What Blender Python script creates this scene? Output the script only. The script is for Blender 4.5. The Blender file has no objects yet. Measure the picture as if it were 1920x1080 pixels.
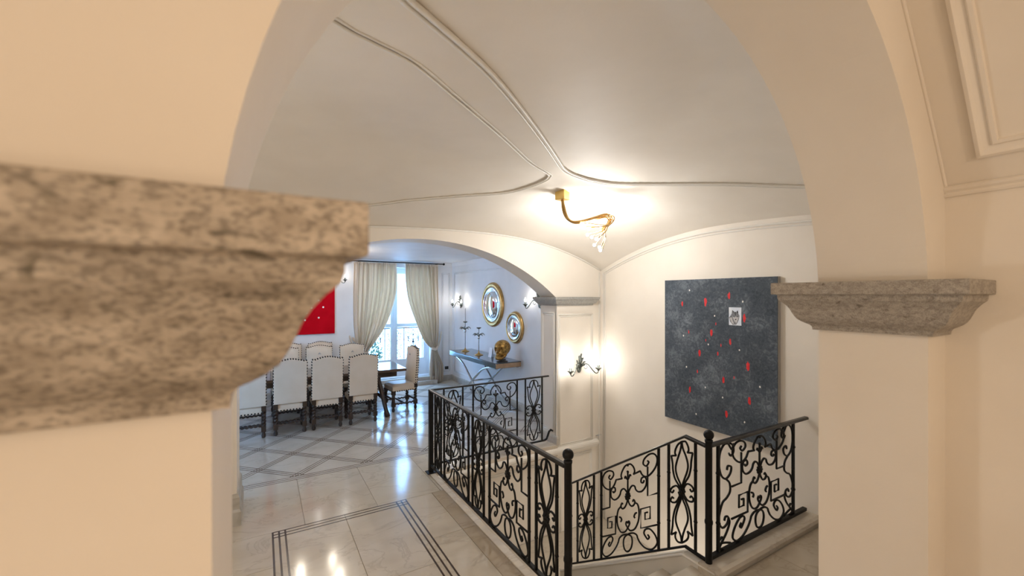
import bpy, bmesh, math, random
from mathutils import Vector, Matrix, Quaternion
random.seed(7)
C = bpy.context.scene.collection
S = bpy.context.scene
PI = math.pi

# ------------------------------------------------------------------ camera, world, exposure
cam = bpy.data.cameras.new('camera')
cam_o = bpy.data.objects.new('camera', cam)
C.objects.link(cam_o)
cam_o.location = (0, 0, 2.0)
cam_o.rotation_euler = (PI/2, 0, math.radians(-30.76))
cam.sensor_width = 36
cam.lens = 36*787.5/1920
cam.shift_y = 14/1920
cam.clip_start = 0.02
cam.dof.use_dof = True
cam.dof.focus_distance = 5.5
cam.dof.aperture_fstop = 3.2
S.camera = cam_o

S.view_settings.view_transform = 'Standard'
S.view_settings.look = 'None'
S.view_settings.gamma = 1
S.view_settings.use_curve_mapping = False
S.view_settings.exposure = 0.29

w = bpy.data.worlds.new('World')
S.world = w
w.use_nodes = True
bg = w.node_tree.nodes['Background']
bg.inputs[0].default_value = (0.28, 0.56, 1.0, 1)
bg.inputs[1].default_value = 14.5

def light(name, kind, loc, power, col=(1, 1, 1), size=0.05, rot=None, sy=None):
    l = bpy.data.lights.new(name, kind)
    l.energy = power
    l.color = col
    if kind == 'AREA':
        l.size = size
        if sy:
            l.shape = 'RECTANGLE'; l.size_y = sy
    else:
        l.shadow_soft_size = size
    o = bpy.data.objects.new(name, l)
    o.location = loc
    if rot: o.rotation_euler = rot
    C.objects.link(o)
    return o

WARM = (1.0, 0.78, 0.57)
NEUT = (1.0, 0.90, 0.78)
# warm lamps of the room the camera stands in, then one added fill
light('room_lamp_and_fill', 'POINT', (0.75, -1.3, 2.5), 22, WARM, 0.18)
light('room_lamp_and_fill', 'POINT', (-0.6, -0.9, 1.9), 7, WARM, 0.15)
light('room_lamp_and_fill', 'POINT', (0.1, -1.7, 1.5), 18, WARM, 0.15)  # added warm fill to brighten the right wall and cove
# bulbs of the hall lamp, then fill lights without a fixture
for p in ((2.97, 3.40, 2.68), (3.03, 3.30, 2.62), (3.00, 3.42, 2.56)):
    light('hall_lamp_light', 'POINT', p, 12.5, (1.0, 1.0, 1.0), 0.04)
light('hall_left_fill', 'POINT', (-0.9, 1.9, 1.6), 21, (1.0, .93, .84), 0.12)  # unseen fill added to lift the near arch jambs and hall floor

light('lower_stair_fill', 'POINT', (3.55, 3.1, -1.0), 9, NEUT, 0.25)  # added fill that brightens the dim stairwell walls, no lamp modelled

# ------------------------------------------------------------------ materials
def mat(name, col=(.8, .8, .8), rough=.5, metal=0.0, emit=None, es=0.0, spec=.5):
    m = bpy.data.materials.new(name)
    m.use_nodes = True
    b = m.node_tree.nodes['Principled BSDF']
    b.inputs['Base Color'].default_value = (*col, 1)
    b.inputs['Roughness'].default_value = rough
    b.inputs['Metallic'].default_value = metal
    b.inputs['Specular IOR Level'].default_value = spec
    if emit:
        b.inputs['Emission Color'].default_value = (*emit, 1)
        b.inputs['Emission Strength'].default_value = es
    return m

def noisy(name, c1, c2, scale=5, rough=.5, metal=0.0, detail=4, lo=.35, hi=.65, bump=0.0, bscale=None,
          stretch=(1, 1, 1), dist=0.0, spec=.5, rvar=0.0, coords='Object'):
    m = mat(name, c1, rough, metal, spec=spec)
    nt = m.node_tree; N = nt.nodes; L = nt.links
    b = N['Principled BSDF']
    tc = N.new('ShaderNodeTexCoord')
    mp = N.new('ShaderNodeMapping'); mp.inputs['Scale'].default_value = stretch
    L.new(tc.outputs[coords], mp.inputs[0])
    n = N.new('ShaderNodeTexNoise'); n.inputs['Scale'].default_value = scale
    n.inputs['Detail'].default_value = detail; n.inputs['Distortion'].default_value = dist
    L.new(mp.outputs[0], n.inputs['Vector'])
    r = N.new('ShaderNodeValToRGB')
    r.color_ramp.elements[0].position = lo; r.color_ramp.elements[1].position = hi
    r.color_ramp.elements[0].color = (*c1, 1); r.color_ramp.elements[1].color = (*c2, 1)
    L.new(n.outputs[0], r.inputs[0]); L.new(r.outputs[0], b.inputs['Base Color'])
    if bump:
        n2 = N.new('ShaderNodeTexNoise'); n2.inputs['Scale'].default_value = bscale or scale*6
        n2.inputs['Detail'].default_value = 3
        L.new(mp.outputs[0], n2.inputs['Vector'])
        bp = N.new('ShaderNodeBump'); bp.inputs['Strength'].default_value = bump
        bp.inputs['Distance'].default_value = 0.01
        L.new(n2.outputs[0], bp.inputs['Height']); L.new(bp.outputs[0], b.inputs['Normal'])
    return m

def stone_mat(name, base, light_, dark, sc=1.0):
    m = mat(name, base, .75)
    nt = m.node_tree; N = nt.nodes; L = nt.links; b = N['Principled BSDF']
    tc = N.new('ShaderNodeTexCoord')
    mp = N.new('ShaderNodeMapping'); mp.inputs['Scale'].default_value = (sc, sc, sc*1.8)
    L.new(tc.outputs['Object'], mp.inputs[0])
    def noise(s, d, dist=0):
        n = N.new('ShaderNodeTexNoise'); n.inputs['Scale'].default_value = s
        n.inputs['Detail'].default_value = d; n.inputs['Distortion'].default_value = dist
        L.new(mp.outputs[0], n.inputs['Vector']); return n
    def ramp(a, c0, c1, lo, hi):
        r = N.new('ShaderNodeValToRGB'); r.color_ramp.elements[0].position = lo; r.color_ramp.elements[1].position = hi
        r.color_ramp.elements[0].color = c0; r.color_ramp.elements[1].color = c1
        L.new(a, r.inputs[0]); return r
    n1 = noise(24, 6, .5); n2 = noise(150, 4); n3 = noise(19, 3, .7)
    r1 = ramp(n1.outputs[0], (*base, 1), (*light_, 1), .36, .62)
    r2 = ramp(n2.outputs[0], (.56, .56, .56, 1), (1, 1, 1, 1), .37, .54)
    r3 = ramp(n3.outputs[0], (*dark, 1), (1, 1, 1, 1), .29, .37)
    def mul(a, c):
        x = N.new('ShaderNodeMix'); x.data_type = 'RGBA'; x.blend_type = 'MULTIPLY'
        x.inputs['Factor'].default_value = 1
        L.new(a, x.inputs[6]); L.new(c, x.inputs[7]); return x.outputs[2]
    L.new(mul(mul(r1.outputs[0], r2.outputs[0]), r3.outputs[0]), b.inputs['Base Color'])
    bp = N.new('ShaderNodeBump'); bp.inputs['Strength'].default_value = .5; bp.inputs['Distance'].default_value = .004
    L.new(n2.outputs[0], bp.inputs['Height']); L.new(bp.outputs[0], b.inputs['Normal'])
    return m

def marble_mat(name, c0, c1, vein, rough=.14, veins=.75):
    m = mat(name, c0, rough)
    nt = m.node_tree; N = nt.nodes; L = nt.links; b = N['Principled BSDF']
    tc = N.new('ShaderNodeTexCoord'); oi = N.new('ShaderNodeObjectInfo')
    ad = N.new('ShaderNodeVectorMath'); ad.operation = 'MULTIPLY_ADD'
    cmb = N.new('ShaderNodeCombineXYZ')
    for i in range(3): L.new(oi.outputs['Random'], cmb.inputs[i])
    ad.inputs[1].default_value = (37, 53, 71)
    L.new(cmb.outputs[0], ad.inputs[0]); L.new(tc.outputs['Object'], ad.inputs[2])
    mp = N.new('ShaderNodeMapping'); mp.inputs['Rotation'].default_value = (0, 0, .5); mp.inputs['Scale'].default_value = (1, 1.8, 1)
    L.new(ad.outputs[0], mp.inputs[0])
    n = N.new('ShaderNodeTexNoise'); n.inputs['Scale'].default_value = 2.2; n.inputs['Detail'].default_value = 6
    n.inputs['Distortion'].default_value = .8
    L.new(mp.outputs[0], n.inputs['Vector'])
    r = N.new('ShaderNodeValToRGB'); r.color_ramp.elements[0].position = .33; r.color_ramp.elements[1].position = .68
    r.color_ramp.elements[0].color = (*c1, 1); r.color_ramp.elements[1].color = (*c0, 1)
    L.new(n.outputs[0], r.inputs[0])
    n2 = N.new('ShaderNodeTexNoise'); n2.inputs['Scale'].default_value = 1.5; n2.inputs['Detail'].default_value = 7
    n2.inputs['Distortion'].default_value = 1.0; n2.inputs['Roughness'].default_value = .6
    L.new(mp.outputs[0], n2.inputs['Vector'])
    r2 = N.new('ShaderNodeValToRGB'); e = r2.color_ramp.elements
    e[0].position = .478; e[0].color = (0, 0, 0, 1); e[1].position = .522; e[1].color = (0, 0, 0, 1)
    k = e.new(.5); k.color = (1, 1, 1, 1)
    L.new(n2.outputs[0], r2.inputs[0])
    ml = N.new('ShaderNodeMath'); ml.operation = 'MULTIPLY'; ml.inputs[1].default_value = veins
    L.new(r2.outputs[0], ml.inputs[0])
    x = N.new('ShaderNodeMix'); x.data_type = 'RGBA'
    L.new(ml.outputs[0], x.inputs['Factor']); L.new(r.outputs[0], x.inputs[6]); x.inputs[7].default_value = (*vein, 1)
    L.new(x.outputs[2], b.inputs['Base Color'])
    return m

PLASTER = noisy('cream_plaster', (.80, .738, .65), (.83, .77, .685), 3, .62, bump=.04, bscale=60, spec=.3)
PLASTER_D = noisy('dining_plaster', (.78, .78, .79), (.82, .82, .83), 3, .6, bump=.03, bscale=60, spec=.3)
FOREPL = noisy('fore_plaster', (.80, .74, .66), (.83, .775, .70), 3, .6, bump=.05, bscale=60, spec=.3)
TRIMW = mat('white_trim', (.80, .765, .70), .45)
STONE = stone_mat('grey_brown_stone', (.37, .315, .255), (.56, .49, .41), (.26, .26, .22))
STONER = stone_mat('grey_stone', (.36, .325, .285), (.50, .46, .41), (.55, .53, .50), 2.2)
STONE2 = stone_mat('pale_grey_stone', (.38, .37, .34), (.46, .45, .42), (.7, .7, .68), 1.6)
BASEST = noisy('baseboard_stone', (.42, .39, .34), (.52, .49, .44), 9, .4, dist=1)
MARBLE = marble_mat('cream_marble', (.64, .58, .49), (.56, .50, .41), (.40, .34, .27), .12, .45)
MARBLE2 = marble_mat('brown_marble', (.50, .42, .325), (.43, .36, .27), (.33, .27, .20), .16, .5)
MARBLE3 = marble_mat('lozenge_marble', (.60, .545, .47), (.54, .49, .42), (.44, .39, .33), .13, .4)
KERB = marble_mat('kerb_marble', (.66, .59, .49), (.52, .45, .36), (.40, .33, .25), .22, .4)
GROUT = mat('grout', (.34, .29, .23), .8)
INLAY = mat('dark_inlay', (.07, .05, .04), .2)
INLAYL = mat('brown_inlay', (.13, .095, .07), .2)
IRON = noisy('black_iron', (.003, .003, .0032), (.006, .0058, .006), 30, .45, spec=.25)
IRONRAIL = noisy('worn_iron', (.008, .0078, .008), (.022, .021, .021), 14, .28, spec=.5)
BRASS = mat('brass', (.52, .33, .12), .2, 1)
BRASSB = mat('bright_brass', (.83, .58, .20), .3, 1)
GOLDF = noisy('gilt_frame', (.50, .30, .10), (.70, .47, .2), 14, .35, 1)
SILVF = mat('silver_fillet', (.75, .76, .78), .2, 1)
MIRROR = mat('mirror_glass', (.9, .92, .93), .015, 1)
LEATHER = noisy('cream_leather', (.68, .575, .45), (.72, .62, .50), 4, .5, bump=.04, bscale=120)
WOODD = noisy('dark_wood', (.016, .010, .007), (.045, .026, .017), 12, .3, stretch=(1, 1, .2))
TABLEW = noisy('table_wood', (.07, .05, .04), (.13, .09, .07), 9, .12, stretch=(.3, 2, 1))
STUD = mat('dark_nail', (.03, .025, .02), .35, .6)
PEWTER = noisy('pewter', (.10, .115, .105), (.24, .26, .24), 40, .42, .8)
CHROME = mat('chrome', (.55, .58, .60), .12, 1)
SMOKE = mat('smoked_top', (.10, .11, .12), .05, .3)
COPPERE = noisy('bronze_edge', (.42, .27, .16), (.52, .35, .22), 8, .35, .7)
SKULLG = noisy('antique_gold', (.14, .07, .02), (.56, .33, .09), 26, .38, .75, bump=.3, bscale=60)
WHITEC = mat('white_card', (.85, .86, .87), .5)
BLACKP = mat('black_plastic', (.02, .02, .02), .4)
FRAMEB = mat('window_paint', (.72, .76, .80), .4)
BULB = mat('bulb_glow', (1, 1, 1), .3, emit=(1, .95, .88), es=30)
BULBW = mat('warm_bulb', (1, 1, 1), .3, emit=(1, .92, .8), es=6)
RED = noisy('red_canvas', (.50, .002, .010), (.56, .003, .013), 6, .9, spec=.08)
DOTW = mat('white_dot', (.85, .83, .80), .5)
FLECK = noisy('red_fleck', (.62, .012, .022), (.74, .04, .04), 25, .45)
CANVSIDE = mat('canvas_edge', (.36, .34, .31), .7)
GLASS = None

def glass_mat():
    m = bpy.data.materials.new('clear_glass'); m.use_nodes = True
    nt = m.node_tree; N = nt.nodes; L = nt.links
    N.remove(N['Principled BSDF'])
    out = N['Material Output']
    t = N.new('ShaderNodeBsdfTransparent'); t.inputs[0].default_value = (.96, .98, 1, 1)
    g = N.new('ShaderNodeBsdfGlossy'); g.inputs['Roughness'].default_value = .02
    mx = N.new('ShaderNodeMixShader'); mx.inputs[0].default_value = .06
    L.new(t.outputs[0], mx.inputs[1]); L.new(g.outputs[0], mx.inputs[2]); L.new(mx.outputs[0], out.inputs[0])
    return m
GLASS = glass_mat()

def curtain_mat():
    m = bpy.data.materials.new('curtain_linen'); m.use_nodes = True
    nt = m.node_tree; N = nt.nodes; L = nt.links
    b = N['Principled BSDF']; b.inputs['Roughness'].default_value = .8
    tc = N.new('ShaderNodeTexCoord'); mp = N.new('ShaderNodeMapping'); mp.inputs['Scale'].default_value = (26, 26, .6)
    n = N.new('ShaderNodeTexNoise'); n.inputs['Scale'].default_value = 1.0; n.inputs['Detail'].default_value = 2
    L.new(tc.outputs['Object'], mp.inputs[0]); L.new(mp.outputs[0], n.inputs['Vector'])
    r = N.new('ShaderNodeValToRGB'); r.color_ramp.elements[0].position = .38; r.color_ramp.elements[1].position = .62
    r.color_ramp.elements[0].color = (.74, .66, .54, 1); r.color_ramp.elements[1].color = (.86, .79, .69, 1)
    L.new(n.outputs[0], r.inputs[0]); L.new(r.outputs[0], b.inputs['Base Color'])
    tr = N.new('ShaderNodeBsdfTranslucent'); tr.inputs[0].default_value = (1.0, .80, .60, 1)
    mx = N.new('ShaderNodeMixShader'); mx.inputs[0].default_value = .30
    L.new(b.outputs[0], mx.inputs[1]); L.new(tr.outputs[0], mx.inputs[2]); L.new(mx.outputs[0], N['Material Output'].inputs[0])
    return m
CURTAIN = curtain_mat()

def painting_mat():
    m = mat('slate_canvas', (.06, .075, .09), .7, spec=.2)
    nt = m.node_tree; N = nt.nodes; L = nt.links; b = N['Principled BSDF']
    tc = N.new('ShaderNodeTexCoord')
    def noise(s, d, dist):
        n = N.new('ShaderNodeTexNoise'); n.inputs['Scale'].default_value = s; n.inputs['Detail'].default_value = d
        n.inputs['Distortion'].default_value = dist; L.new(tc.outputs['Object'], n.inputs['Vector']); return n
    n1 = noise(24, 8, 1.6); n2 = noise(4, 3, .5)
    r = N.new('ShaderNodeValToRGB'); e = r.color_ramp.elements
    e[0].position = .33; e[0].color = (.044, .056, .072, 1); e[1].position = .74; e[1].color = (.22, .25, .285, 1)
    k = e.new(.52); k.color = (.085, .103, .126, 1)
    mx = N.new('ShaderNodeMath'); mx.operation = 'MULTIPLY_ADD'; mx.inputs[1].default_value = .50
    L.new(n2.outputs[0], mx.inputs[0])
    md = N.new('ShaderNodeMath'); md.operation = 'MULTIPLY'; md.inputs[1].default_value = .52
    L.new(n1.outputs[0], md.inputs[0]); L.new(md.outputs[0], mx.inputs[2])
    L.new(mx.outputs[0], r.inputs[0]); L.new(r.outputs[0], b.inputs['Base Color'])
    return m
SLATE = painting_mat()

# ------------------------------------------------------------------ mesh helpers
class MB:
    def __init__(s): s.v = []; s.f = []; s.sm = []
    def add(s, vs, fs, smooth=False):
        o = len(s.v); s.v += [tuple(a) for a in vs]
        for f in fs: s.f.append([i+o for i in f]); s.sm.append(smooth)
        return s
    def box(s, x0, x1, y0, y1, z0, z1):
        vs = [(x, y, z) for z in (z0, z1) for y in (y0, y1) for x in (x0, x1)]
        return s.add(vs, [(0, 2, 3, 1), (4, 5, 7, 6), (0, 1, 5, 4), (2, 6, 7, 3), (0, 4, 6, 2), (1, 3, 7, 5)])
    def bbox(s, x0, x1, y0, y1, z0, z1, b):
        # box with bevelled edges
        bm = bmesh.new()
        bmesh.ops.create_cube(bm, size=1)
        for v in bm.verts:
            v.co = Vector(((x0+x1)/2+v.co.x*(x1-x0), (y0+y1)/2+v.co.y*(y1-y0), (z0+z1)/2+v.co.z*(z1-z0)))
        bmesh.ops.bevel(bm, geom=bm.edges[:], offset=b, segments=2, affect='EDGES', profile=.5)
        bm.verts.index_update()
        s.add([v.co for v in bm.verts], [[v.index for v in f.verts] for f in bm.faces], False)
        bm.free(); return s
    def quad(s, a, b, c, d, smooth=False): return s.add([a, b, c, d], [(0, 1, 2, 3)], smooth)
    def tube(s, pts, r, n=6, closed=False, caps=True, smooth=True, flat=None):
        pts = [Vector(p) for p in pts]
        k = len(pts)
        if k < 2: return s
        rs = r if isinstance(r, (list, tuple)) else [r]*k
        tang = []
        for i in range(k):
            a = pts[(i-1) % k] if (closed or i > 0) else pts[i]
            b = pts[(i+1) % k] if (closed or i < k-1) else pts[i]
            t = b-a
            tang.append(t.normalized() if t.length > 1e-9 else Vector((0, 0, 1)))
        t0 = tang[0]
        up = Vector((0, 0, 1)) if abs(t0.z) < .9 else Vector((1, 0, 0))
        nrm = (up-t0*up.dot(t0)).normalized()
        o = len(s.v)
        for i in range(k):
            t = tang[i]
            nn = nrm-t*nrm.dot(t)
            nrm = nn.normalized() if nn.length > 1e-6 else nrm
            bn = t.cross(nrm)
            for j in range(n):
                a = 2*PI*(j+.5)/n
                q = pts[i]+(nrm*math.cos(a)+bn*math.sin(a))*rs[i]
                s.v.append(tuple(q))
        m = k if closed else k-1
        for i in range(m):
            for j in range(n):
                a = o+i*n+j; b = o+i*n+(j+1) % n
                c = o+((i+1) % k)*n+(j+1) % n; d = o+((i+1) % k)*n+j
                s.f.append([a, b, c, d]); s.sm.append(smooth and n > 4)
        if caps and not closed:
            s.f.append([o+j for j in range(n-1, -1, -1)]); s.sm.append(False)
            s.f.append([o+(k-1)*n+j for j in range(n)]); s.sm.append(False)
        return s
    def lathe(s, prof, n=16, c=(0, 0, 0), axis='z', smooth=True):
        o = len(s.v)
        for r, z in prof:
            for j in range(n):
                a = 2*PI*j/n
                p = (r*math.cos(a), r*math.sin(a), z)
                if axis == 'x': p = (p[2], p[0], p[1])
                if axis == 'y': p = (p[0], p[2], p[1])
                s.v.append((p[0]+c[0], p[1]+c[1], p[2]+c[2]))
        for i in range(len(prof)-1):
            for j in range(n):
                s.f.append([o+i*n+j, o+i*n+(j+1) % n, o+(i+1)*n+(j+1) % n, o+(i+1)*n+j]); s.sm.append(smooth)
        s.f.append([o+j for j in range(n-1, -1, -1)]); s.sm.append(False)
        s.f.append([o+(len(prof)-1)*n+j for j in range(n)]); s.sm.append(False)
        return s
    def ball(s, c, r, n=10, m=6, sc=(1, 1, 1)):
        o = len(s.v)
        s.v.append((c[0], c[1], c[2]-r*sc[2]))
        for i in range(1, m):
            t = PI*i/m
            for j in range(n):
                a = 2*PI*j/n
                s.v.append((c[0]+r*sc[0]*math.sin(t)*math.cos(a), c[1]+r*sc[1]*math.sin(t)*math.sin(a), c[2]-r*sc[2]*math.cos(t)))
        s.v.append((c[0], c[1], c[2]+r*sc[2])); top = len(s.v)-1
        for j in range(n):
            s.f.append([o, o+1+(j+1) % n, o+1+j]); s.sm.append(True)
            for i in range(m-2):
                s.f.append([o+1+i*n+j, o+1+i*n+(j+1) % n, o+1+(i+1)*n+(j+1) % n, o+1+(i+1)*n+j]); s.sm.append(True)
            s.f.append([o+1+(m-2)*n+j, o+1+(m-2)*n+(j+1) % n, top]); s.sm.append(True)
        return s
    def prism(s, poly, z0, z1):
        n = len(poly)
        vs = [(x, y, z0) for x, y in poly]+[(x, y, z1) for x, y in poly]
        fs = [list(range(n-1, -1, -1)), [n+i for i in range(n)]]
        for i in range(n): fs.append([i, (i+1) % n, n+(i+1) % n, n+i])
        return s.add(vs, fs)
    def grid(s, fn, nu, nv, smooth=True, flip=False):
        o = len(s.v)
        for i in range(nu+1):
            for j in range(nv+1): s.v.append(tuple(fn(i/nu, j/nv)))
        for i in range(nu):
            for j in range(nv):
                q = [o+i*(nv+1)+j, o+(i+1)*(nv+1)+j, o+(i+1)*(nv+1)+j+1, o+i*(nv+1)+j+1]
                s.f.append(q[::-1] if flip else q); s.sm.append(smooth)
        return s
    def sweep(s, path, offs, prof):
        """profile (p,z) swept along a 2D path; offs[i] = direction multiplied by p at each corner"""
        o = len(s.v); k = len(prof)
        for (x, y), (ox, oy) in zip(path, offs):
            for p, z in prof: s.v.append((x+ox*p, y+oy*p, z))
        for i in range(len(path)-1):
            for j in range(k-1):
                s.f.append([o+i*k+j, o+(i+1)*k+j, o+(i+1)*k+j+1, o+i*k+j+1]); s.sm.append(False)
            s.f.append([o+i*k+k-1, o+(i+1)*k+k-1, o+(i+1)*k, o+i*k]); s.sm.append(False)
        s.f.append([o+j for j in range(k)]); s.sm.append(False)
        s.f.append([o+(len(path)-1)*k+j for j in range(k-1, -1, -1)]); s.sm.append(False)
        return s
    def xf(s, M):
        s.v = [tuple(M @ Vector(p)) for p in s.v]; return s
    def build(s, name, m, parent=None, fix=True, loc=None):
        me = bpy.data.meshes.new(name)
        me.from_pydata(s.v, [], s.f)
        me.polygons.foreach_set('use_smooth', s.sm)
        if fix:
            bm = bmesh.new(); bm.from_mesh(me)
            bmesh.ops.recalc_face_normals(bm, faces=bm.faces[:])
            bm.to_mesh(me); bm.free()
        me.materials.append(m)
        me.update()
        o = bpy.data.objects.new(name, me)
        C.objects.link(o)
        if loc: o.location = loc
        if parent: o.parent = parent
        return o

def thing(name, label, cat, loc=(0, 0, 0), rz=0, group=None):
    o = bpy.data.objects.new(name, None)
    o.empty_display_size = .1
    C.objects.link(o); o.location = loc; o.rotation_euler = (0, 0, rz)
    return tag(o, label, cat, group)
def tag(o, label, cat, group=None):
    o['label'] = label; o['category'] = cat
    if group: o['group'] = group
    return o
def struct(o): o['kind'] = 'structure'; return o
def stuff(o): o['kind'] = 'stuff'; return o
def dup(root, loc, rz, label, group=None):
    r = root.copy(); C.objects.link(r); r.location = loc; r.rotation_euler = (0, 0, rz)
    r['label'] = label
    if group: r['group'] = group
    for ch in list(root.children):
        c = ch.copy(); C.objects.link(c); c.parent = r
        for g in ch.children:
            d = g.copy(); C.objects.link(d); d.parent = c
    return r

def cr(pts, n=6, closed=False):
    """Catmull-Rom through points of any dimension"""
    P = [list(p) for p in pts]; out = []
    k = len(P); d = len(P[0])
    m = k if closed else k-1
    for i in range(m):
        if closed: a, b, c_, e = P[i-1], P[i], P[(i+1) % k], P[(i+2) % k]
        else:
            b, c_ = P[i], P[i+1]
            a = P[i-1] if i > 0 else [2*b[q]-c_[q] for q in range(d)]
            e = P[i+2] if i < k-2 else [2*c_[q]-b[q] for q in range(d)]
        for j in range(n):
            t = j/n
            out.append(tuple(.5*(2*b[q]+(c_[q]-a[q])*t+(2*a[q]-5*b[q]+4*c_[q]-e[q])*t*t+(3*b[q]-a[q]-3*c_[q]+e[q])*t**3) for q in range(d)))
    if not closed: out.append(tuple(P[-1]))
    return out

# ================================================================== STRUCTURE
NY0, NY1 = .5, .825            # near arch wall
FY0, FY1 = 4.55, 4.90          # far arch wall
JL, JR = -.042, 1.933          # near arch jambs
XR = 4.21                      # right wall of the stair hall
XL = -1.9                      # left wall of the hall
DX, DY = 3.88, 9.29            # dining room right wall, window wall

def vault_z(x, y):
    if x > 2.1: b = .41*(1-((x-2.1)/2.11)**2.4)
    else: b = .41-.127*((2.1-x)/2.11)**2
    if y > 2.69: c = .39*(1-((y-2.69)/1.86)**2)
    else: c = .39-.14*((2.69-y)/1.865)**2
    return 2.36+b+c

CELL_A = [(.10, 1.10), (.385, 1.389), (.499, 1.484), (.681, 1.62), (.978, 1.85), (1.351, 2.175), (1.823, 2.592), (2.229, 2.944), (2.35, 3.035), (2.46, 3.085),
          (2.60, 3.11), (2.754, 3.109), (3.014, 3.013), (3.303, 2.677), (3.619, 2.093), (3.791, 1.712), (3.98, 1.10)]
CELL_B = [(-1.7, 4.46), (.25, 4.36), (.925, 4.174), (1.253, 4.049), (1.644, 3.909), (2.091, 3.725), (2.268, 3.549), (2.35, 3.34), (2.335, 3.23), (2.278, 3.171),
          (1.943, 2.998), (1.398, 2.566), (.958, 2.2), (.611, 1.894), (.392, 1.768), (.256, 1.686), (-.05, 1.42), (-.35, 1.12)]
cellA = cr(CELL_A, 5); cellB = cr(CELL_B, 5)

def seg_dist(px, py, poly):
    best = 9e9; inside = False
    k = len(poly); j = k-1
    for i in range(k):
        ax, ay = poly[j]; bx, by = poly[i]
        if (by > py) != (ay > py) and px < (ax-bx)*(py-by)/(ay-by+1e-12)+bx: inside = not inside
        dx, dy = bx-ax, by-ay; l2 = dx*dx+dy*dy
        t = 0 if l2 == 0 else max(0, min(1, ((px-ax)*dx+(py-ay)*dy)/l2))
        d = (ax+t*dx-px)**2+(ay+t*dy-py)**2
        if d < best: best = d
        j = i
    return math.sqrt(best)*(1 if inside else -1)
def smooth(t): t = max(0, min(1, t)); return t*t*(3-2*t)
polyA = cellA+[(3.98, .3), (.1, .3)]
polyB = cellB+[(-3, 1.12), (-3, 4.46)]
def ceil_z(x, y):
    z = vault_z(x, y)
    dA = seg_dist(x, y, polyA); dB = seg_dist(x, y, polyB)
    for d in (dA, dB):
        if d > 0: z += .012*smooth(d/.03)+.075*smooth(d/1.2)
    return z
mb = MB()
NXV, NYV = 150, 96
mb.grid(lambda u, v: ((XL-.05)+u*(XR+.1-XL), (NY1-.05)+v*(FY0-NY1+.1), ceil_z((XL-.05)+u*(XR+.1-XL), (NY1-.05)+v*(FY0-NY1+.1))), NXV, NYV)
ceiling = struct(mb.build('ceiling', PLASTER, fix=False))

def moulding(path, name, parent, r=.012, gap=.032, m=TRIMW, closed=False, dz=-.002):
    """two parallel plaster beads following a path on the vault"""
    for sgn, rr in ((-.5, r), (.5, r*.75)):
        q = []
        k = len(path)
        for i, (x, y) in enumerate(path):
            a = path[max(0, i-1)]; b = path[min(k-1, i+1)]
            tx, ty = b[0]-a[0], b[1]-a[1]; l = math.hypot(tx, ty) or 1
            X = x-ty/l*gap*sgn; Y = y+tx/l*gap*sgn
            q.append((X, Y, vault_z(X, Y)+dz))
        MB().tube(q, rr, 6).build(name, m, parent, fix=False)
moulding(cellA, 'bead_moulding', ceiling)
moulding(cellB, 'bead_moulding', ceiling, .008, .028)

def arch_wall(name, y0, y1, xa, xb, z0, ztop, pts, m):
    """wall with an arched opening; pts = arch curve from left spring to right spring"""
    mb = MB()
    x0, zs0 = pts[0]; x1, zs1 = pts[-1]
    for y in (y0, y1):
        mb.quad((xa, y, z0), (x0, y, z0), (x0, y, zs0), (xa, y, zs0))
        mb.quad((xa, y, zs0), (x0, y, zs0), (x0, y, ztop), (xa, y, ztop))
        mb.quad((x1, y, z0), (xb, y, z0), (xb, y, zs1), (x1, y, zs1))
        mb.quad((x1, y, zs1), (xb, y, zs1), (xb, y, ztop), (x1, y, ztop))
        for a, b in zip(pts, pts[1:]):
            mb.quad((a[0], y, a[1]), (b[0], y, b[1]), (b[0], y, ztop), (a[0], y, ztop))
    o = len(mb.v)
    full = [(x0, z0)]+list(pts)+[(x1, z0)]
    k = len(full)
    vs = [(x, y0, z) for x, z in full]+[(x, y1, z) for x, z in full]
    mb.add(vs, [(i, i+1, k+i+1, k+i) for i in range(k-1)], True)
    ob = mb.build(name, m, fix=False)
    me = ob.data
    me.polygons.foreach_set('use_smooth', [False]*len(me.polygons))
    return struct(ob)

rN = 1.0
cN = (JL+JR)/2; hN = (JR-JL)/2; zN = 1.972
nearpts = [(cN-hN*math.cos(PI*i/64), zN+hN*math.sin(PI*i/64)) for i in range(65)]
wall_near = arch_wall('wall_near', NY0, NY1, XL, XR+.2, -2.6, 3.6, nearpts, FOREPL)

FL, FR, FZ, RISE = -.19, 3.39, 1.977, .655
cF = (FL+FR)/2; hF = (FR-FL)/2; RF = (hF*hF+RISE*RISE)/(2*RISE)
farpts = []
for i in range(65):
    x = FL+(FR-FL)*(1-math.cos(PI*i/64))/2
    farpts.append((x, FZ+RISE-RF+math.sqrt(max(0, RF*RF-(x-cF)**2))))
wall_far = arch_wall('wall_far', FY0, FY1, XL, XR+.2, 0, 3.6, farpts, PLASTER)

# ---- well below the floor
WX0, WX1, WY0, WY1 = 1.66, XR, 1.80, 4.60
wr = MB().box(XR, XR+.2, NY0, FY0+.4, -2.6, 3.6).build('wall_right', PLASTER); struct(wr)
struct(MB().box(XL-.15, XL, NY0, FY1, 0, 3.6).build('wall_left', PLASTER))
struct(MB().box(WX0-.1, XR, WY1-.04, WY1+.2, -2.6, -.012).build('wall_stairwell_back', PLASTER))
struct(MB().box(WX0-.15, WX0, WY0, WY1, -2.6, -.012).build('wall_stairwell_side', PLASTER))
struct(MB().box(WX0-.1, XR, WY0-.2, WY0-.02, -2.6, -.14).build('wall_stairwell_front', PLASTER))
struct(MB().box(WX0-.15, XR, WY0-.2, WY1+.1, -2.75, -2.6).build('floor_stairwell', MARBLE2))
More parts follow.
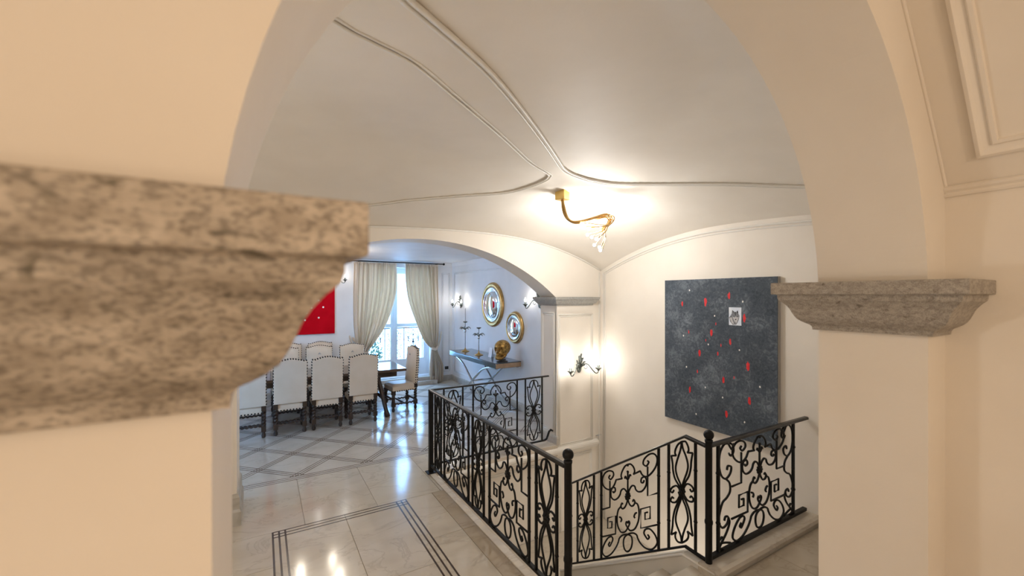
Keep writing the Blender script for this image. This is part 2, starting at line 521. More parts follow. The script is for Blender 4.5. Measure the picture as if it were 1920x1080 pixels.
# far-wall trim courses at floor level of the well and on the pilaster
def rect_frame(name, parent, origin, ux, uz, nrm, w_, h_, r=.011, m=TRIMW, gap=.025):
    """picture-frame bead moulding: outer and inner bead"""
    ux, uz, nrm = Vector(ux), Vector(uz), Vector(nrm); origin = Vector(origin)
    mbx = MB()
    for k, rr in ((0, r), (gap, r*.7)):
        c = [origin+ux*a+uz*b for a, b in ((k, k), (w_-k, k), (w_-k, h_-k), (k, h_-k))]
        for i in range(4): mbx.tube([c[i], c[(i+1) % 4]], rr, 6)
    return mbx.build(name, m, parent, fix=False)
def vline(name, parent, x, y, z0, z1, r=.01, m=TRIMW):
    return MB().tube([(x, y, z0), (x, y, z1)], r, 6).build(name, m, parent, fix=False)

# pilaster on the right of the far arch (slightly proud of the wall)
pil = struct(MB().box(FR, 4.075, FY0-.03, FY0+.01, -2.6, 1.87).build('pilaster_right', PLASTER))
rect_frame('panel_moulding', pil, (3.41, FY0-.03, -.03), (1, 0, 0), (0, 0, 1), (0, -1, 0), .60, 1.77)
rect_frame('panel_moulding', pil, (3.43, FY0-.03, -1.2), (1, 0, 0), (0, 0, 1), (0, -1, 0), .56, 1.02)
rect_frame('panel_moulding', pil, (FR, FY0+.03, .16), (0, 1, 0), (0, 0, 1), (-1, 0, 0), .28, 1.60, r=.008)
pt = MB()
prof = [(0, -.135), (.018, -.135), (.022, -.115), (.040, -.105), (.052, -.085), (.052, -.06), (.040, -.045), (.018, -.035), (0, -.03)]
pt.sweep([(WX0, FY0-.03), (4.09, FY0-.03)], [(0, -1), (0, -1)], prof)
struct(pt.build('trim_stairwell', TRIMW))
rect_frame('panel_moulding', bpy.data.objects['wall_stairwell_back'], (1.80, WY1-.04, -1.3), (1, 0, 0), (0, 0, 1), (0, -1, 0), 1.5, 1.08)
struct(MB().box(-.9, FL, FY0-.17, FY0+.01, 0, 1.862).build('pilaster_left', PLASTER))
# corner and lunette mouldings on the hall walls
rl = [];
for i in range(61):
    y = NY1+.02+(4.50-NY1-.02)*i/60
    rl.append((XR-.004, y, vault_z(XR, y)-.055))
cm = struct(MB().tube([(XR-.004, 4.50, -2.5)]+rl[::-1], .011, 6).tube([(XR-.004, 4.47, -2.5)]+[(p[0], min(p[1], 4.47), p[2]-.03) for p in rl[::-1]], .008, 6).build('trim_right_lunette', TRIMW, fix=False))
fl = [(x, FY0-.004, vault_z(x, FY0)-.012) for x in [(-1.8)+(XR-.02+1.8)*i/80 for i in range(81)]]
struct(MB().tube(fl, .011, 6).tube([(XR-.045, FY0-.004, 2.33), (XR-.045, FY0-.004, -2.5)], .008, 6).build('trim_far_lunette', TRIMW, fix=False))

# ---- dining room
D0 = -2.6
wd = struct(MB().box(DX, DX+.15, FY1-.02, DY+.5, 0, 2.9).build('wall_dining_right', PLASTER_D))
struct(MB().box(D0-.15, D0, FY1, DY+.5, 0, 2.9).build('wall_dining_left', PLASTER_D))
cd = struct(MB().box(D0-.1, DX+.1, FY1-.02, DY+.5, 2.765, 2.9).build('ceiling_dining', PLASTER_D))
WW0, WW1, WZ0, WZ1 = 1.78, 3.38, .17, 2.62
wb = MB()
wb.box(D0-.1, WW0, DY, DY+.42, 0, 2.9).box(WW1, DX+.1, DY, DY+.42, 0, 2.9).box(WW0, WW1, DY, DY+.42, WZ1, 2.9).box(WW0, WW1, DY, DY+.42, 0, WZ0)
ww = struct(wb.build('wall_dining_window', PLASTER_D))
mb = MB()
mb.sweep([(D0, DY), (DX, DY), (DX, FY1)], [(0, -1), (-1, -1), (-1, 0)], [(0, 2.685), (.010, 2.685), (.014, 2.70), (.03, 2.745), (.03, 2.764), (0, 2.764)])
struct(mb.build('trim_dining_cornice', PLASTER_D))
rect_frame('panel_moulding', ww, (3.62, DY, .22), (1, 0, 0), (0, 0, 1), (0, -1, 0), .19, 2.30, r=.009, m=PLASTER_D)
rect_frame('panel_moulding', wd, (DX, 5.1, .22), (0, 1, 0), (0, 0, 1), (-1, 0, 0), 4.05, 2.30, r=.009, m=PLASTER_D)
bp = [(0, 0), (.022, 0), (.022, .10), (.014, .125), (0, .13)]
struct(MB().sweep([(D0, DY), (1.70, DY)], [(0, -1), (0, -1)], bp).build('baseboard_dining_left', BASEST))
struct(MB().sweep([(3.44, DY), (DX, DY), (DX, FY1)], [(0, -1), (-1, -1), (-1, 0)], bp).build('baseboard_dining_right', BASEST))
struct(MB().sweep([(XR, NY1), (XR, 1.78)], [(-1, 0), (-1, 0)], bp).build('baseboard_hall_right', BASEST))
struct(MB().sweep([(FR+.0, FY1), (FR+.0, FY0-.03), (FR+.02, FY0-.03)], [(-1, 0), (-1, -1), (0, -1)], [(0, 0.0), (.02, 0.0), (.02, .09), (.012, .11), (0, .115)]).build('baseboard_pilaster_right', BASEST))
struct(MB().sweep([(-.9, FY0-.17), (FL, FY0-.17), (FL, FY1)], [(0, -1), (1, -1), (1, 0)], [(0, 0.0), (.035, 0.0), (.035, .12), (.022, .14), (.022, .24), (.012, .265), (0, .27)]).build('baseboard_pilaster_left', BASEST))
# step under the window
struct(MB().box(1.72, 3.42, 9.06, DY, 0, .085).box(1.74, 3.40, 9.14, DY+.05, .085, .17).build('trim_window_step', BASEST))

# ---- camera room: warm plaster box around the viewpoint
SX = 2.105
struct(MB().box(SX, SX+.12, -3.0, NY0, 0, 2.385).build('wall_fore_right', FOREPL))
vpts = []
for i in range(13):
    t = i/12
    z = 2.385+.75*t
    vpts.append((2.105-.70*(z-2.385)-.12*(z-2.385)**2, z))
def vx(z): return 2.105-.70*(z-2.385)-.12*(z-2.385)**2
mb = MB()
for a, b in zip(vpts, vpts[1:]): mb.quad((a[0], NY0, a[1]), (a[0], -3, a[1]), (b[0], -3, b[1]), (b[0], NY0, b[1]), True)
cf = struct(mb.build('ceiling_fore_cove', FOREPL, fix=False))
struct(MB().box(XL, SX+.1, -3.0, NY0, 3.1, 3.2).build('ceiling_fore', FOREPL))
struct(MB().box(XL-.1, XL, -3.0, NY0, 0, 3.2).build('wall_fore_left', FOREPL))
struct(MB().box(XL-.1, SX+.1, -3.1, -3.0, 0, 3.2).build('wall_fore_back', FOREPL))
mb = MB().sweep([(SX, NY0), (SX, -3)], [(-1, 0), (-1, 0)], [(0, 2.350), (.008, 2.350), (.012, 2.357), (.008, 2.365), (.016, 2.372), (.020, 2.380), (.012, 2.388), (0, 2.39)])
struct(mb.build('trim_fore_string', FOREPL))
# sunk panel frame on the cove
def coveframe(parent):
    mbx = MB()
    ys, zs = .409, 2.462
    wdt = .052
    prof = [(0, 0), (0, .016), (.010, .020), (.018, .014), (.034, .006), (.040, .016), (.050, .016), (.052, 0)]
    zl = [2.462+(3.08-2.462)*i/10 for i in range(11)]
    def P(y, z, h):
        x = vx(z); sl = -.70-.24*(z-2.385)
        n = Vector((-1, 0, sl)).normalized()   # towards the room
        return Vector((x, y, z))+n*h
    rows = []
    rows.append([P(-2.4, zs+q*.8, h) for q, h in prof])
    rows.append([P(ys-q, zs+q*.8, h) for q, h in prof])
    for z in zl[2:]: rows.append([P(ys-q, z, h) for q, h in prof])
    k = len(prof); o = len(mbx.v)
    for r_ in rows: mbx.v += [tuple(p) for p in r_]
    for i in range(len(rows)-1):
        for j in range(k-1): mbx.f.append([o+i*k+j, o+i*k+j+1, o+(i+1)*k+j+1, o+(i+1)*k+j]); mbx.sm.append(False)
    return mbx.build('panel_moulding', FOREPL, parent, fix=False)
coveframe(cf)
# thin fillet where cove meets the arch wall
struct(MB().tube([(2.100, NY0-.003, 2.36)]+[(x-.005, NY0-.003, z) for x, z in vpts[:10]], .006, 6).build('trim_fore_corner', FOREPL, fix=False))

# ------------------------------------------------------------------ FLOOR
fb = MB()
zg = -.004
for r in ((XL, WX0-.03, -3.1, FY1), (WX0-.03, XR, -3.1, WY0-.02), (WX0-.03, XR, WY1-.02, FY1), (D0, DX, FY1-.01, DY+.1)):
    fb.box(r[0], r[1], r[2], r[3], -.14, zg)
floor = struct(fb.build('floor', GROUT))
JT = .0022
def clip(poly, nx, ny, d):
    """keep the side nx*x+ny*y >= d"""
    out = []
    k = len(poly)
    for i in range(k):
        a, b = poly[i], poly[(i+1) % k]
        da = nx*a[0]+ny*a[1]-d; db = nx*b[0]+ny*b[1]-d
        if da >= 0: out.append(a)
        if (da >= 0) != (db >= 0):
            t = da/(da-db); out.append((a[0]+(b[0]-a[0])*t, a[1]+(b[1]-a[1])*t))
    return out
def tile(poly, m, name='tile'):
    cx = sum(p[0] for p in poly)/len(poly); cy = sum(p[1] for p in poly)/len(poly)
    return MB().prism([(x-cx, y-cy) for x, y in poly], -.012, 0).build(name, m, floor, loc=(cx, cy, 0))
def rtile(x0, x1, y0, y1, m=MARBLE, name='tile'):
    tile([(x0+JT, y0+JT), (x1-JT, y0+JT), (x1-JT, y1-JT), (x0+JT, y1-JT)], m, name)
def rgrid(xs, ys, m=MARBLE):
    for a, b in zip(xs, xs[1:]):
        for c_, d in zip(ys, ys[1:]): rtile(a, b, c_, d, m)
BY = 5.122
rgrid([XL, -.92, -.30, .324, .947, 1.573], [4.075, BY])
rgrid([1.573, 2.2, 2.83, 3.45, 3.88], [4.62, BY])
rgrid([XL, -1.1, -.5, .077], [.5, 1.2, 1.9, 2.7, 3.55, 4.075])
rgrid([.077, .647, 1.208], [.5, 1.2, 1.95, 2.99, 4.075])
rgrid([1.208, 1.476], [.5, 1.2, 1.8, 2.55, 3.305, 4.075])
rgrid([1.476, 1.605], [.5, 1.2, 1.8, 2.55, 3.305, 4.075], MARBLE2)
rgrid([1.573, 1.605], [4.075, 4.62])
rgrid([1.605, 2.2, 2.8, 3.4, XR], [.5, 1.15, 1.76], MARBLE2)
def strip(a, b, wd_=.014, name='inlay_strip', m=None):
    a = Vector((*a, 0)); b = Vector((*b, 0)); t = (b-a).normalized(); n = Vector((-t.y, t.x, 0))*wd_/2
    c_ = (a+b)/2
    MB().prism([((a-n)-c_).to_2d()[:], ((b-n)-c_).to_2d()[:], ((b+n)-c_).to_2d()[:], ((a+n)-c_).to_2d()[:]], -.004, .0007).build(name, m or INLAY, floor, loc=c_)
for k in range(3):
    o = k*.046
    strip((.077-.007, 4.071-o), (1.208+.007, 4.071-o))
    strip((.077+o, 4.071), (.077+o, .9))
    strip((1.208-o, 4.071), (1.208-o, .9))
# dining field: 45 degree lozenges between triple lines
for k in range(3): strip((D0, BY+k*.044), (DX, BY+k*.044), .009, m=INLAYL)
FY = BY+.10
PITCH = .746
s_off = 5.574; d_off = 4.16
xm0, xm1, ym0, ym1 = D0, DX-.02, FY, 9.05
for i in range(-2, 12):
    for j in range(-4, 15):
        s0 = s_off+PITCH*i; s1 = s0+PITCH
        d0 = d_off-PITCH*2+PITCH*(j-3); d1 = d0+PITCH
        hw = .075
        P = [((s_-d_)/2, (s_+d_)/2) for s_, d_ in ((s0+hw, d0+hw), (s1-hw, d0+hw), (s1-hw, d1-hw), (s0+hw, d1-hw))]
        for nx, ny, dd in ((1, 0, xm0), (-1, 0, -xm1), (0, 1, ym0), (0, -1, -ym1)):
            if P: P = clip(P, nx, ny, dd)
        if len(P) > 2:
            ar = abs(sum(P[q][0]*P[(q+1) % len(P)][1]-P[(q+1) % len(P)][0]*P[q][1] for q in range(len(P))))/2
            if ar > .004: tile(P, MARBLE3)
def seg_clip(nx, ny, c0):
    """line nx*x+ny*y=c0 clipped to the field"""
    pts = []
    for x in (xm0, xm1):
        y = (c0-nx*x)/ny
        if ym0 <= y <= ym1: pts.append((x, y))
    for y in (ym0, ym1):
        x = (c0-ny*y)/nx
        if xm0 < x < xm1: pts.append((x, y))
    return pts if len(pts) == 2 else None
bands = MB()
for i in range(-3, 14):
    for fam in (0, 1):
        for k in (-1, 0, 1):
            c0 = (s_off+PITCH*i if fam == 0 else d_off+PITCH*(i-5))+k*.052
            p = seg_clip(1, 1, c0) if fam == 0 else seg_clip(-1, 1, c0)
            if p and math.hypot(p[0][0]-p[1][0], p[0][1]-p[1][1]) > .15: strip(p[0], p[1], .008, m=INLAYL)
MB().box(xm0, xm1, ym0, ym1, -.004, -.0008).build('band_tile', MARBLE3, floor)
MB().box(D0, DX, BY, FY, -.004, -.0004).build('border_tile', MARBLE3, floor)
rgrid([D0, -1.4, -.2, 1.0, 2.2, 3.88], [9.05, 9.29])
# stone kerbs round the well
kp = [(0, -.14), (.155, -.14), (.16, .0), (.165, .035), (.155, .055), (.13, .065), (0, .065)]
struct(MB().sweep([(2.72, WY0+.13), (XR, WY0+.13)], [(0, -1), (0, -1)], kp).build('trim_kerb_right', KERB))
struct(MB().bbox(1.607, WX0+.01, 1.78, 4.62, -.14, .006, .004).build('trim_kerb_left', KERB))
struct(MB().bbox(WX0, FR, 4.50, 4.62, -.14, .008, .004).build('trim_kerb_back', KERB))

# ------------------------------------------------------------------ STAIRS
PITCHZ = .646
SX0, SX1 = WX0, 2.74
stairs = thing('staircase', 'marble stair flight descending between the two black newel posts', 'stairs', (0, 0, 0))
NS = 6; going = .262; rise = going*PITCHZ
y = 1.79
for k in range(NS):
    z = -rise*(k+1) if k else -rise
    y0 = 2.0+going*k
    MB().bbox(SX0+.002, SX1, y0-.02, y0+going, z-.03, z, .006).build('tread', MARBLE, stairs)
    MB().box(SX0+.002, SX1, y0-.004, y0+.012, z, z+rise-.03 if k else -.03).build('riser', MARBLE2, stairs)
zl = -rise*(NS+1)
yl = 2.0+going*NS
MB().bbox(SX0+.002, SX1, 1.79, 2.0, -.03, 0, .006).build('tread', MARBLE, stairs)
MB().box(SX0+.002, SX1, yl-.004, yl+.012, zl, zl+rise-.03).build('riser', MARBLE2, stairs)
MB().bbox(SX0+.002, XR-.005, yl-.02, WY1-.05, zl-.12, zl, .006).build('landing', MARBLE, stairs)
# closed string under the sloping balustrade
sp = [(1.80, .055), (2.07, .055), (yl+.02, .055-PITCHZ*(yl+.02-2.07)), (yl+.02, -.36-PITCHZ*(yl+.02-2.07)), (2.07, -.36), (1.80, -.30)]
mb = MB(); n = len(sp)
mb.add([(2.735, a, b) for a, b in sp]+[(2.835, a, b) for a, b in sp], [list(range(n)), [n+i for i in range(n-1, -1, -1)]]+[[i, (i+1) % n, n+(i+1) % n, n+i] for i in range(n)])
mb.build('string', TRIMW, stairs)
mb = MB().tube([(2.728, 1.80, .045), (2.728, 2.07, .045), (2.728, yl, .045-PITCHZ*(yl-2.07))], .012, 6)
mb.build('string_bead', TRIMW, stairs, fix=False)

# ================================================================== RAILINGS
def S_(*pts): return ('s', pts)
def Lp(*pts): return ('l', pts)
A_HALF = [
 S_((.66,.165),(.69,.15),(.71,.135),(.665,.118),(.60,.148),(.545,.19),(.60,.224),(.74,.214),(.90,.14),(.955,.06),(.81,.008),(.60,.03),(.42,.095),(.33,.155)),
 S_((.33,.155),(.30,.185),(.19,.212),(.04,.213),(-.11,.185),(-.155,.125),(-.12,.06),(-.04,.028),(.02,.028)),
 S_((.0,.62),(.03,.555),(.11,.508),(.20,.505),(.245,.535),(.205,.565),(.175,.548)),
 S_((.245,.53),(.34,.50),(.385,.42),(.36,.33),(.25,.255),(.10,.243),(0,.28),(-.065,.325),(-.035,.35),(-.005,.33)),
 S_((.0,.63),(.06,.685),(.15,.718),(.235,.705),(.275,.665),(.36,.635),(.49,.628),(.60,.665),(.625,.72),(.57,.765),(.47,.762),(.45,.725),(.52,.712),(.55,.732)),
 Lp((.66,.86),(.66,.56),(.99,.56)),
 Lp((.99,.245),(.44,.245),(.44,.445),(.74,.445),(.74,.325),(.58,.325),(.58,.395),(.66,.395)),
 S_((0,.965),(.10,.955),(.20,.91),(.235,.865),(.20,.835)),
 Lp((.20,.835),(.42,.845)),
 S_((.42,.845),(.50,.79),(.64,.762),(.80,.785),(.93,.84),(.955,.91),(.86,.965),(.70,.978),(.55,.95),(.52,.905),(.62,.872),(.70,.90),(.655,.922)),
 S_((.0,.80),(.04,.815),(.08,.845),(.105,.825)),
 S_((.30,.42),(.25,.41),(.22,.385),(.25,.365)),
]
B_HALF = [
 S_((0,.975),(.28,.962),(.46,.925),(.50,.89),(.42,.865)), Lp((.42,.865),(.80,.88)),
 S_((.80,.88),(.70,.80),(.66,.73),(.52,.65),(.22,.57),(0,.50)),
 S_((0,.975),(.10,.90),(.38,.80),(.46,.735),(.34,.66),(.10,.58),(0,.52)),
 S_((.12,.525),(.40,.575),(.72,.572),(.86,.545),(.72,.522),(.60,.54)),
]
def panel(root, F, kind, r=.0078, name=None):
    """F(u,v)->3D, u in -1..1, v in 0..1. Each scroll is a sub-part of the panel."""
    half = A_HALF if kind == 'A' else B_HALF
    fr = MB(); fr.ball(F(0, .62 if kind == 'A' else .5), .022, 8, 6)
    c = Vector(F(0, .62 if kind == 'A' else .5))
    ex = (Vector(F(.05, .5))-Vector(F(-.05, .5))).normalized(); ez = Vector((0, 0, 1))
    for q in range(8):
        a = 2*PI*q/8
        fr.ball(tuple(c+ex*math.cos(a)*.026+ez*math.sin(a)*.026), .0125, 6, 4)
    pn = fr.build('scroll_panel' if kind == 'A' else 'narrow_scroll_panel', IRON, root, fix=False)
    def put(pts2):
        p3 = [F(u, v) for u, v in pts2]
        MB().tube(p3, r, 5).build('scroll', IRON, pn, fix=False)
    for k, pts in half:
        for su in (1, -1):
            for sv in ((1, -1) if kind == 'B' else (1,)):
                q = [(u*su, v if sv > 0 else 1-v) for u, v in pts]
                put(q if k == 'l' else cr(q, 4))
    if kind == 'A':
        MB().tube([F(0, .58), F(0, .88)], r*1.05, 5).ball(F(0, .885), .012, 6, 5).ball(F(0, .955), .011, 6, 4).build('finial_stem', IRON, pn, fix=False)
    return pn
def bar(root, p, q, r=.0115, collars=(.27, .73), name='baluster'):
    mb = MB().tube([p, q], r, 4)
    P, Q = Vector(p), Vector(q)
    for t in collars: mb.ball(tuple(P.lerp(Q, t)), r*1.35, 6, 4)
    return mb.build(name, IRON, root, fix=False)
def newel(root, x, y, z0, z1, r=.024):
    mb = MB().lathe([(r*1.7, z0), (r*1.7, z0+.015), (r*1.1, z0+.03), (r, z0+.05), (r, z0+.34), (r*1.18, z0+.35), (r*1.18, z0+.37), (r, z0+.38), (r, z1-.02), (r*1.15, z1-.015), (r*1.15, z1), (r*.6, z1+.006)], 12, (x, y, 0))
    p = mb.build('newel_post', IRON, root, fix=False)
    MB().ball((x, y, z1+.036), .036, 14, 10).build('ball_finial', IRON, p, fix=False)
    return p
def handrail(root, pts, name='handrail', w=.022, h=.011, m=IRONRAIL):
    mb = MB()
    pts = [Vector(p) for p in pts]
    o = 0
    k = len(pts)
    sec = [(-w, -h), (w, -h), (w, h*.4), (w*.55, h), (-w*.55, h), (-w, h*.4)]
    n = len(sec)
    for i in range(k):
        a = pts[max(0, i-1)]; b = pts[min(k-1, i+1)]
        t = (b-a); t.z = 0; t.normalize(); sd = Vector((t.y, -t.x, 0))
        for u, v in sec: mb.v.append(tuple(pts[i]+sd*u+Vector((0, 0, v))))
    for i in range(k-1):
        for j in range(n): mb.f.append([i*n+j, i*n+(j+1) % n, (i+1)*n+(j+1) % n, (i+1)*n+j]); mb.sm.append(False)
    mb.f.append(list(range(n))); mb.sm.append(False); mb.f.append([(k-1)*n+j for j in range(n-1, -1, -1)]); mb.sm.append(False)
    return mb.build(name, m, root, fix=True)

RL = thing('stair_railing', 'L-shaped black wrought iron railing round the stairwell, left and back', 'railing', (0, 0, 0))
XLr, YB = 1.635, 4.535
ZT, ZB = .935, .095
# left run
newel(RL, XLr, 2.066, 0, .975)
MB().box(XLr-.022, XLr+.022, YB-.022, YB+.022, 0.008, ZT+.006).box(XLr-.05, XLr+.05, YB-.05, YB+.05, 0.008, .016).build('corner_post', IRON, RL)
handrail(RL, [(XLr, 2.085, ZT), (XLr, YB, ZT)])
MB().box(XLr-.014, XLr+.014, 2.08, YB, ZB-.012, ZB+.008).build('bottom_rail', IRON, RL)
for yb in (4.40, 4.221, 4.13, 3.53, 3.445, 3.221, 3.115, 2.509, 2.418, 2.182):
    bar(RL, (XLr, yb, ZB), (XLr, yb, ZT-.01))
def Fy(x, ya, yb, z0, h): return lambda u, v: (x, (ya+yb)/2+u*(yb-ya)/2, z0+v*h)
HP = ZT-ZB-.02
panel(RL, Fy(XLr, 4.221, 4.40, ZB+.008, HP), 'B')
panel(RL, Fy(XLr, 3.53, 4.13, ZB+.008, HP), 'A')
panel(RL, Fy(XLr, 3.221, 3.445, ZB+.008, HP), 'B')
panel(RL, Fy(XLr, 2.509, 3.115, ZB+.008, HP), 'A')
panel(RL, Fy(XLr, 2.182, 2.418, ZB+.008, HP), 'B')
# back run
handrail(RL, [(XLr, YB, ZT), (3.26, YB, ZT)], w=.016, h=.009)
MB().box(XLr, 3.20, YB-.012, YB+.012, ZB-.01, ZB+.008).build('bottom_rail', IRON, RL)
MB().tube([(3.20, YB, ZB), (3.23, YB, ZB+.01), (3.25, YB, ZB+.05), (3.27, YB, ZB+.10), (3.30, YB, ZB+.12), (3.33, YB, ZB+.10)], .014, 6).build('wall_bracket', IRON, RL, fix=False)
for xb in (1.79, 2.026, 2.16, 2.775, 2.899, 3.157): bar(RL, (xb, YB, ZB), (xb, YB, ZT-.008), .011)
def Fx(y_, xa, xb, z0, h): return lambda u, v: ((xa+xb)/2+u*(xb-xa)/2, y_, z0+v*h)
panel(RL, Fx(YB, 1.79, 2.026, ZB+.008, HP), 'B', .0075)
panel(RL, Fx(YB, 2.16, 2.775, ZB+.008, HP), 'A', .0075)
panel(RL, Fx(YB, 2.899, 3.157, ZB+.008, HP), 'B', .0075)

RR = thing('stair_railing', 'black wrought iron railing sloping down the stairs and running to the right wall', 'railing', (0, 0, 0))
XS, YR = 2.78, 1.885
newel(RR, XS, YR, .0, .955)
BEND = 2.08
TOPZ, BOTZ = .925, .085
def zt(y): return TOPZ-max(0, y-BEND)*PITCHZ
def zb(y): return BOTZ-max(0, y-BEND)*PITCHZ
YE = 3.49
handrail(RR, [(XS, YR+.02, TOPZ-.02), (XS, BEND, TOPZ), (XS, YE, zt(YE))], w=.018)
handrail(RR, [(XS, YR+.02, BOTZ-.012), (XS, BEND, BOTZ), (XS, YE, zb(YE))], 'bottom_rail', w=.013, h=.009, m=IRON)
for yb in (1.993, 2.233, 2.332, 3.006, 3.109, 3.356): bar(RR, (XS, yb, zb(yb)), (XS, yb, zt(yb)-.008))
def Fs(ya, yb):
    def f(u, v):
        y_ = (ya+yb)/2+u*(yb-ya)/2
        return (XS, y_, zb(y_)+.01+v*(zt(y_)-zb(y_)-.02))
    return f
panel(RR, Fs(1.993, 2.233), 'B')
panel(RR, Fs(2.332, 3.006), 'A')
panel(RR, Fs(3.109, 3.356), 'B')
bar(RR, (XS, 3.475, zl), (XS, 3.475, zt(3.475)-.008), .02)
# right run to the wall
YRR = 1.888
handrail(RR, [(XS+.02, YRR, .912), (XR-.02, YRR, .905)], w=.022)
MB().box(XS, XR-.04, YRR-.017, YRR+.017, .083, .108).build('bottom_rail', IRON, RR)
bar(RR, (2.897, YRR, .1), (2.897, YRR, .90), .014)
bar(RR, (3.968, YRR, .1), (3.968, YRR, .90), .014)
panel(RR, Fx(YRR, 3.06, 3.83, .11, .785), 'A', .0085)
def side_scrolls(x0, sgn):
    pnl = MB().ball((x0, YRR, .50), .014, 8, 5).build('side_scroll_panel', IRON, RR, fix=False)
    W = .145
    curves = [
      [(1.35,.97),(1.15,.92),(.95,.955),(.80,.985),(.45,.985),(.12,.92),(.05,.80),(.25,.70),(.62,.655),(1.0,.69),(1.1,.75),(.8,.77),(.72,.735)],
      [(1.0,.985),(1.25,.95),(1.3,.89),(1.05,.86),(.9,.89)],
      [(.62,.655),(.95,.60),(1.0,.52),(.7,.47),(.35,.44),(.08,.34),(.05,.26),(.35,.20),(.72,.22),(.85,.275),(.6,.295),(.5,.26)],
      [(.85,.275),(.95,.22),(.7,.14),(.25,.06),(.1,.02),(.4,-.0)],
      [(.25,.06),(.62,.045),(1.05,.02)],
      [(.1,.10),(.3,.115),(.42,.09),(.28,.07)],
    ]
    for c_ in curves:
        p = [(x0+sgn*u*W, YRR, .11+.785*v) for u, v in cr(c_, 4)]
        MB().tube(p, .0085, 5).build('scroll', IRON, pnl, fix=False)
side_scrolls(2.90, 1); side_scrolls(3.965, -1)

# ================================================================== STONE IMPOSTS
IMP = [(0, 0), (.0153, 0), (.0165, .012), (.022, .020), (.033, .0262), (.0459, .0348), (.0552, .0435), (.0627, .0562), (.0685, .0695), (.0735, .083), (.081, .096), (.091, .1085), (.102, .119), (.105, .1275), (.105, .1385), (.1075, .141), (.1205, .142), (.122, .1445), (.122, .1865), (.120, .189), (0, .190)]
def impost(z0, path, offs, label, group=None, prof=IMP, m=STONE, name='stone_impost'):
    c = path[1]
    t = thing(name, label, 'ledge', (c[0], c[1], z0), 0, group)
    mb = MB().sweep([(x-c[0], y-c[1]) for x, y in path], offs, prof)
    mb.build('moulded_block', m, t)
    return t
impost(1.892, [(-1.5, NY0), (JL, NY0), (JL, NY1), (-1.5, NY1)], [(0, -1), (1, -1), (1, 1), (0, 1)], 'large blurred grey-brown stone ledge jutting in from the left foreground')
impost(1.862, [(SX, NY0), (JR, NY0), (JR, NY1), (2.6, NY1)], [(0, -1), (-1, -1), (-1, 1), (0, 1)], 'grey stone moulded ledge on the right pier of the near arch', m=STONER)
CAPP = [(0, 0), (.012, 0), (.016, .02), (.04, .03), (.062, .06), (.07, .08), (.082, .084), (.085, .115), (0, .118)]
impost(1.862, [(FR, FY1), (FR, FY0-.03), (4.0, FY0-.03), (4.0, FY0)], [(-1, 1), (-1, -1), (1, -1), (1, 0)], 'small pale grey stone capital on the panelled pilaster above the wall sconce', prof=CAPP, m=STONE2, name='pilaster_capital')
impost(1.862, [(-.9, FY0-.17), (FL, FY0-.17), (FL, FY1)], [(0, -1), (1, -1), (1, 1)], 'pale grey stone capital of the far arch hidden behind the left ledge', prof=CAPP, m=STONE2, name='pilaster_capital')

# ================================================================== WINDOW, CURTAINS, BALCONY
WYF = DY+.26
win = struct(MB().box(WW0, WW0+.05, WYF-.03, WYF+.04, WZ0, WZ1).box(WW1-.05, WW1, WYF-.03, WYF+.04, WZ0, WZ1).box(WW0+.05, WW1-.05, WYF-.03, WYF+.04, WZ1-.05, WZ1).box(WW0+.05, WW1-.05, WYF-.03, WYF+.04, WZ0, WZ0+.03).build('window_1', FRAMEB))
MX = 2.565
for a, b in ((WW0+.05, MX-.002), (MX+.002, WW1-.05)):
    st = .075
    lf = MB().box(a, a+st, WYF-.02, WYF+.03, WZ0+.03, WZ1-.05).box(b-st, b, WYF-.02, WYF+.03, WZ0+.03, WZ1-.05)
    lf.box(a+st, b-st, WYF-.02, WYF+.03, WZ0+.03, .55).box(a+st, b-st, WYF-.02, WYF+.03, 1.28, 1.36).box(a+st, b-st, WYF-.02, WYF+.03, WZ1-.13, WZ1-.05)
    lo = lf.build('casement', FRAMEB, win)
    for z0, z1 in ((.55, 1.28), (1.36, WZ1-.13)):
        MB().box(a+st-.005, b-st+.005, WYF+.002, WYF+.008, z0-.005, z1+.005).build('pane', GLASS, lo)
MB().box(MX-.018, MX+.018, WYF-.035, WYF-.02, WZ0+.03, WZ1-.05).build('cover_strip', FRAMEB, win)
struct(MB().box(.6, 4.6, DY+.42, DY+1.35, -.05, .13).build('floor_balcony', STONE2))

bal = thing('balcony_railing', 'wrought iron balcony railing seen through the window panes', 'railing', (0, 0, 0))
BYR = DY+1.2
MB().box(.7, 4.5, BYR-.015, BYR+.015, 1.17, 1.20).build('handrail', IRON, bal)
MB().box(.7, 4.5, BYR-.012, BYR+.012, .24, .26).build('bottom_rail', IRON, bal)
for i in range(9):
    bar(bal, (.7+i*.475, BYR, .13), (.7+i*.475, BYR, 1.18), .012)
for i in range(8):
    x0 = .7+i*.475
    panel(bal, Fx(BYR, x0+.03, x0+.445, .27, .89), 'A' if i % 2 else 'B', .009)

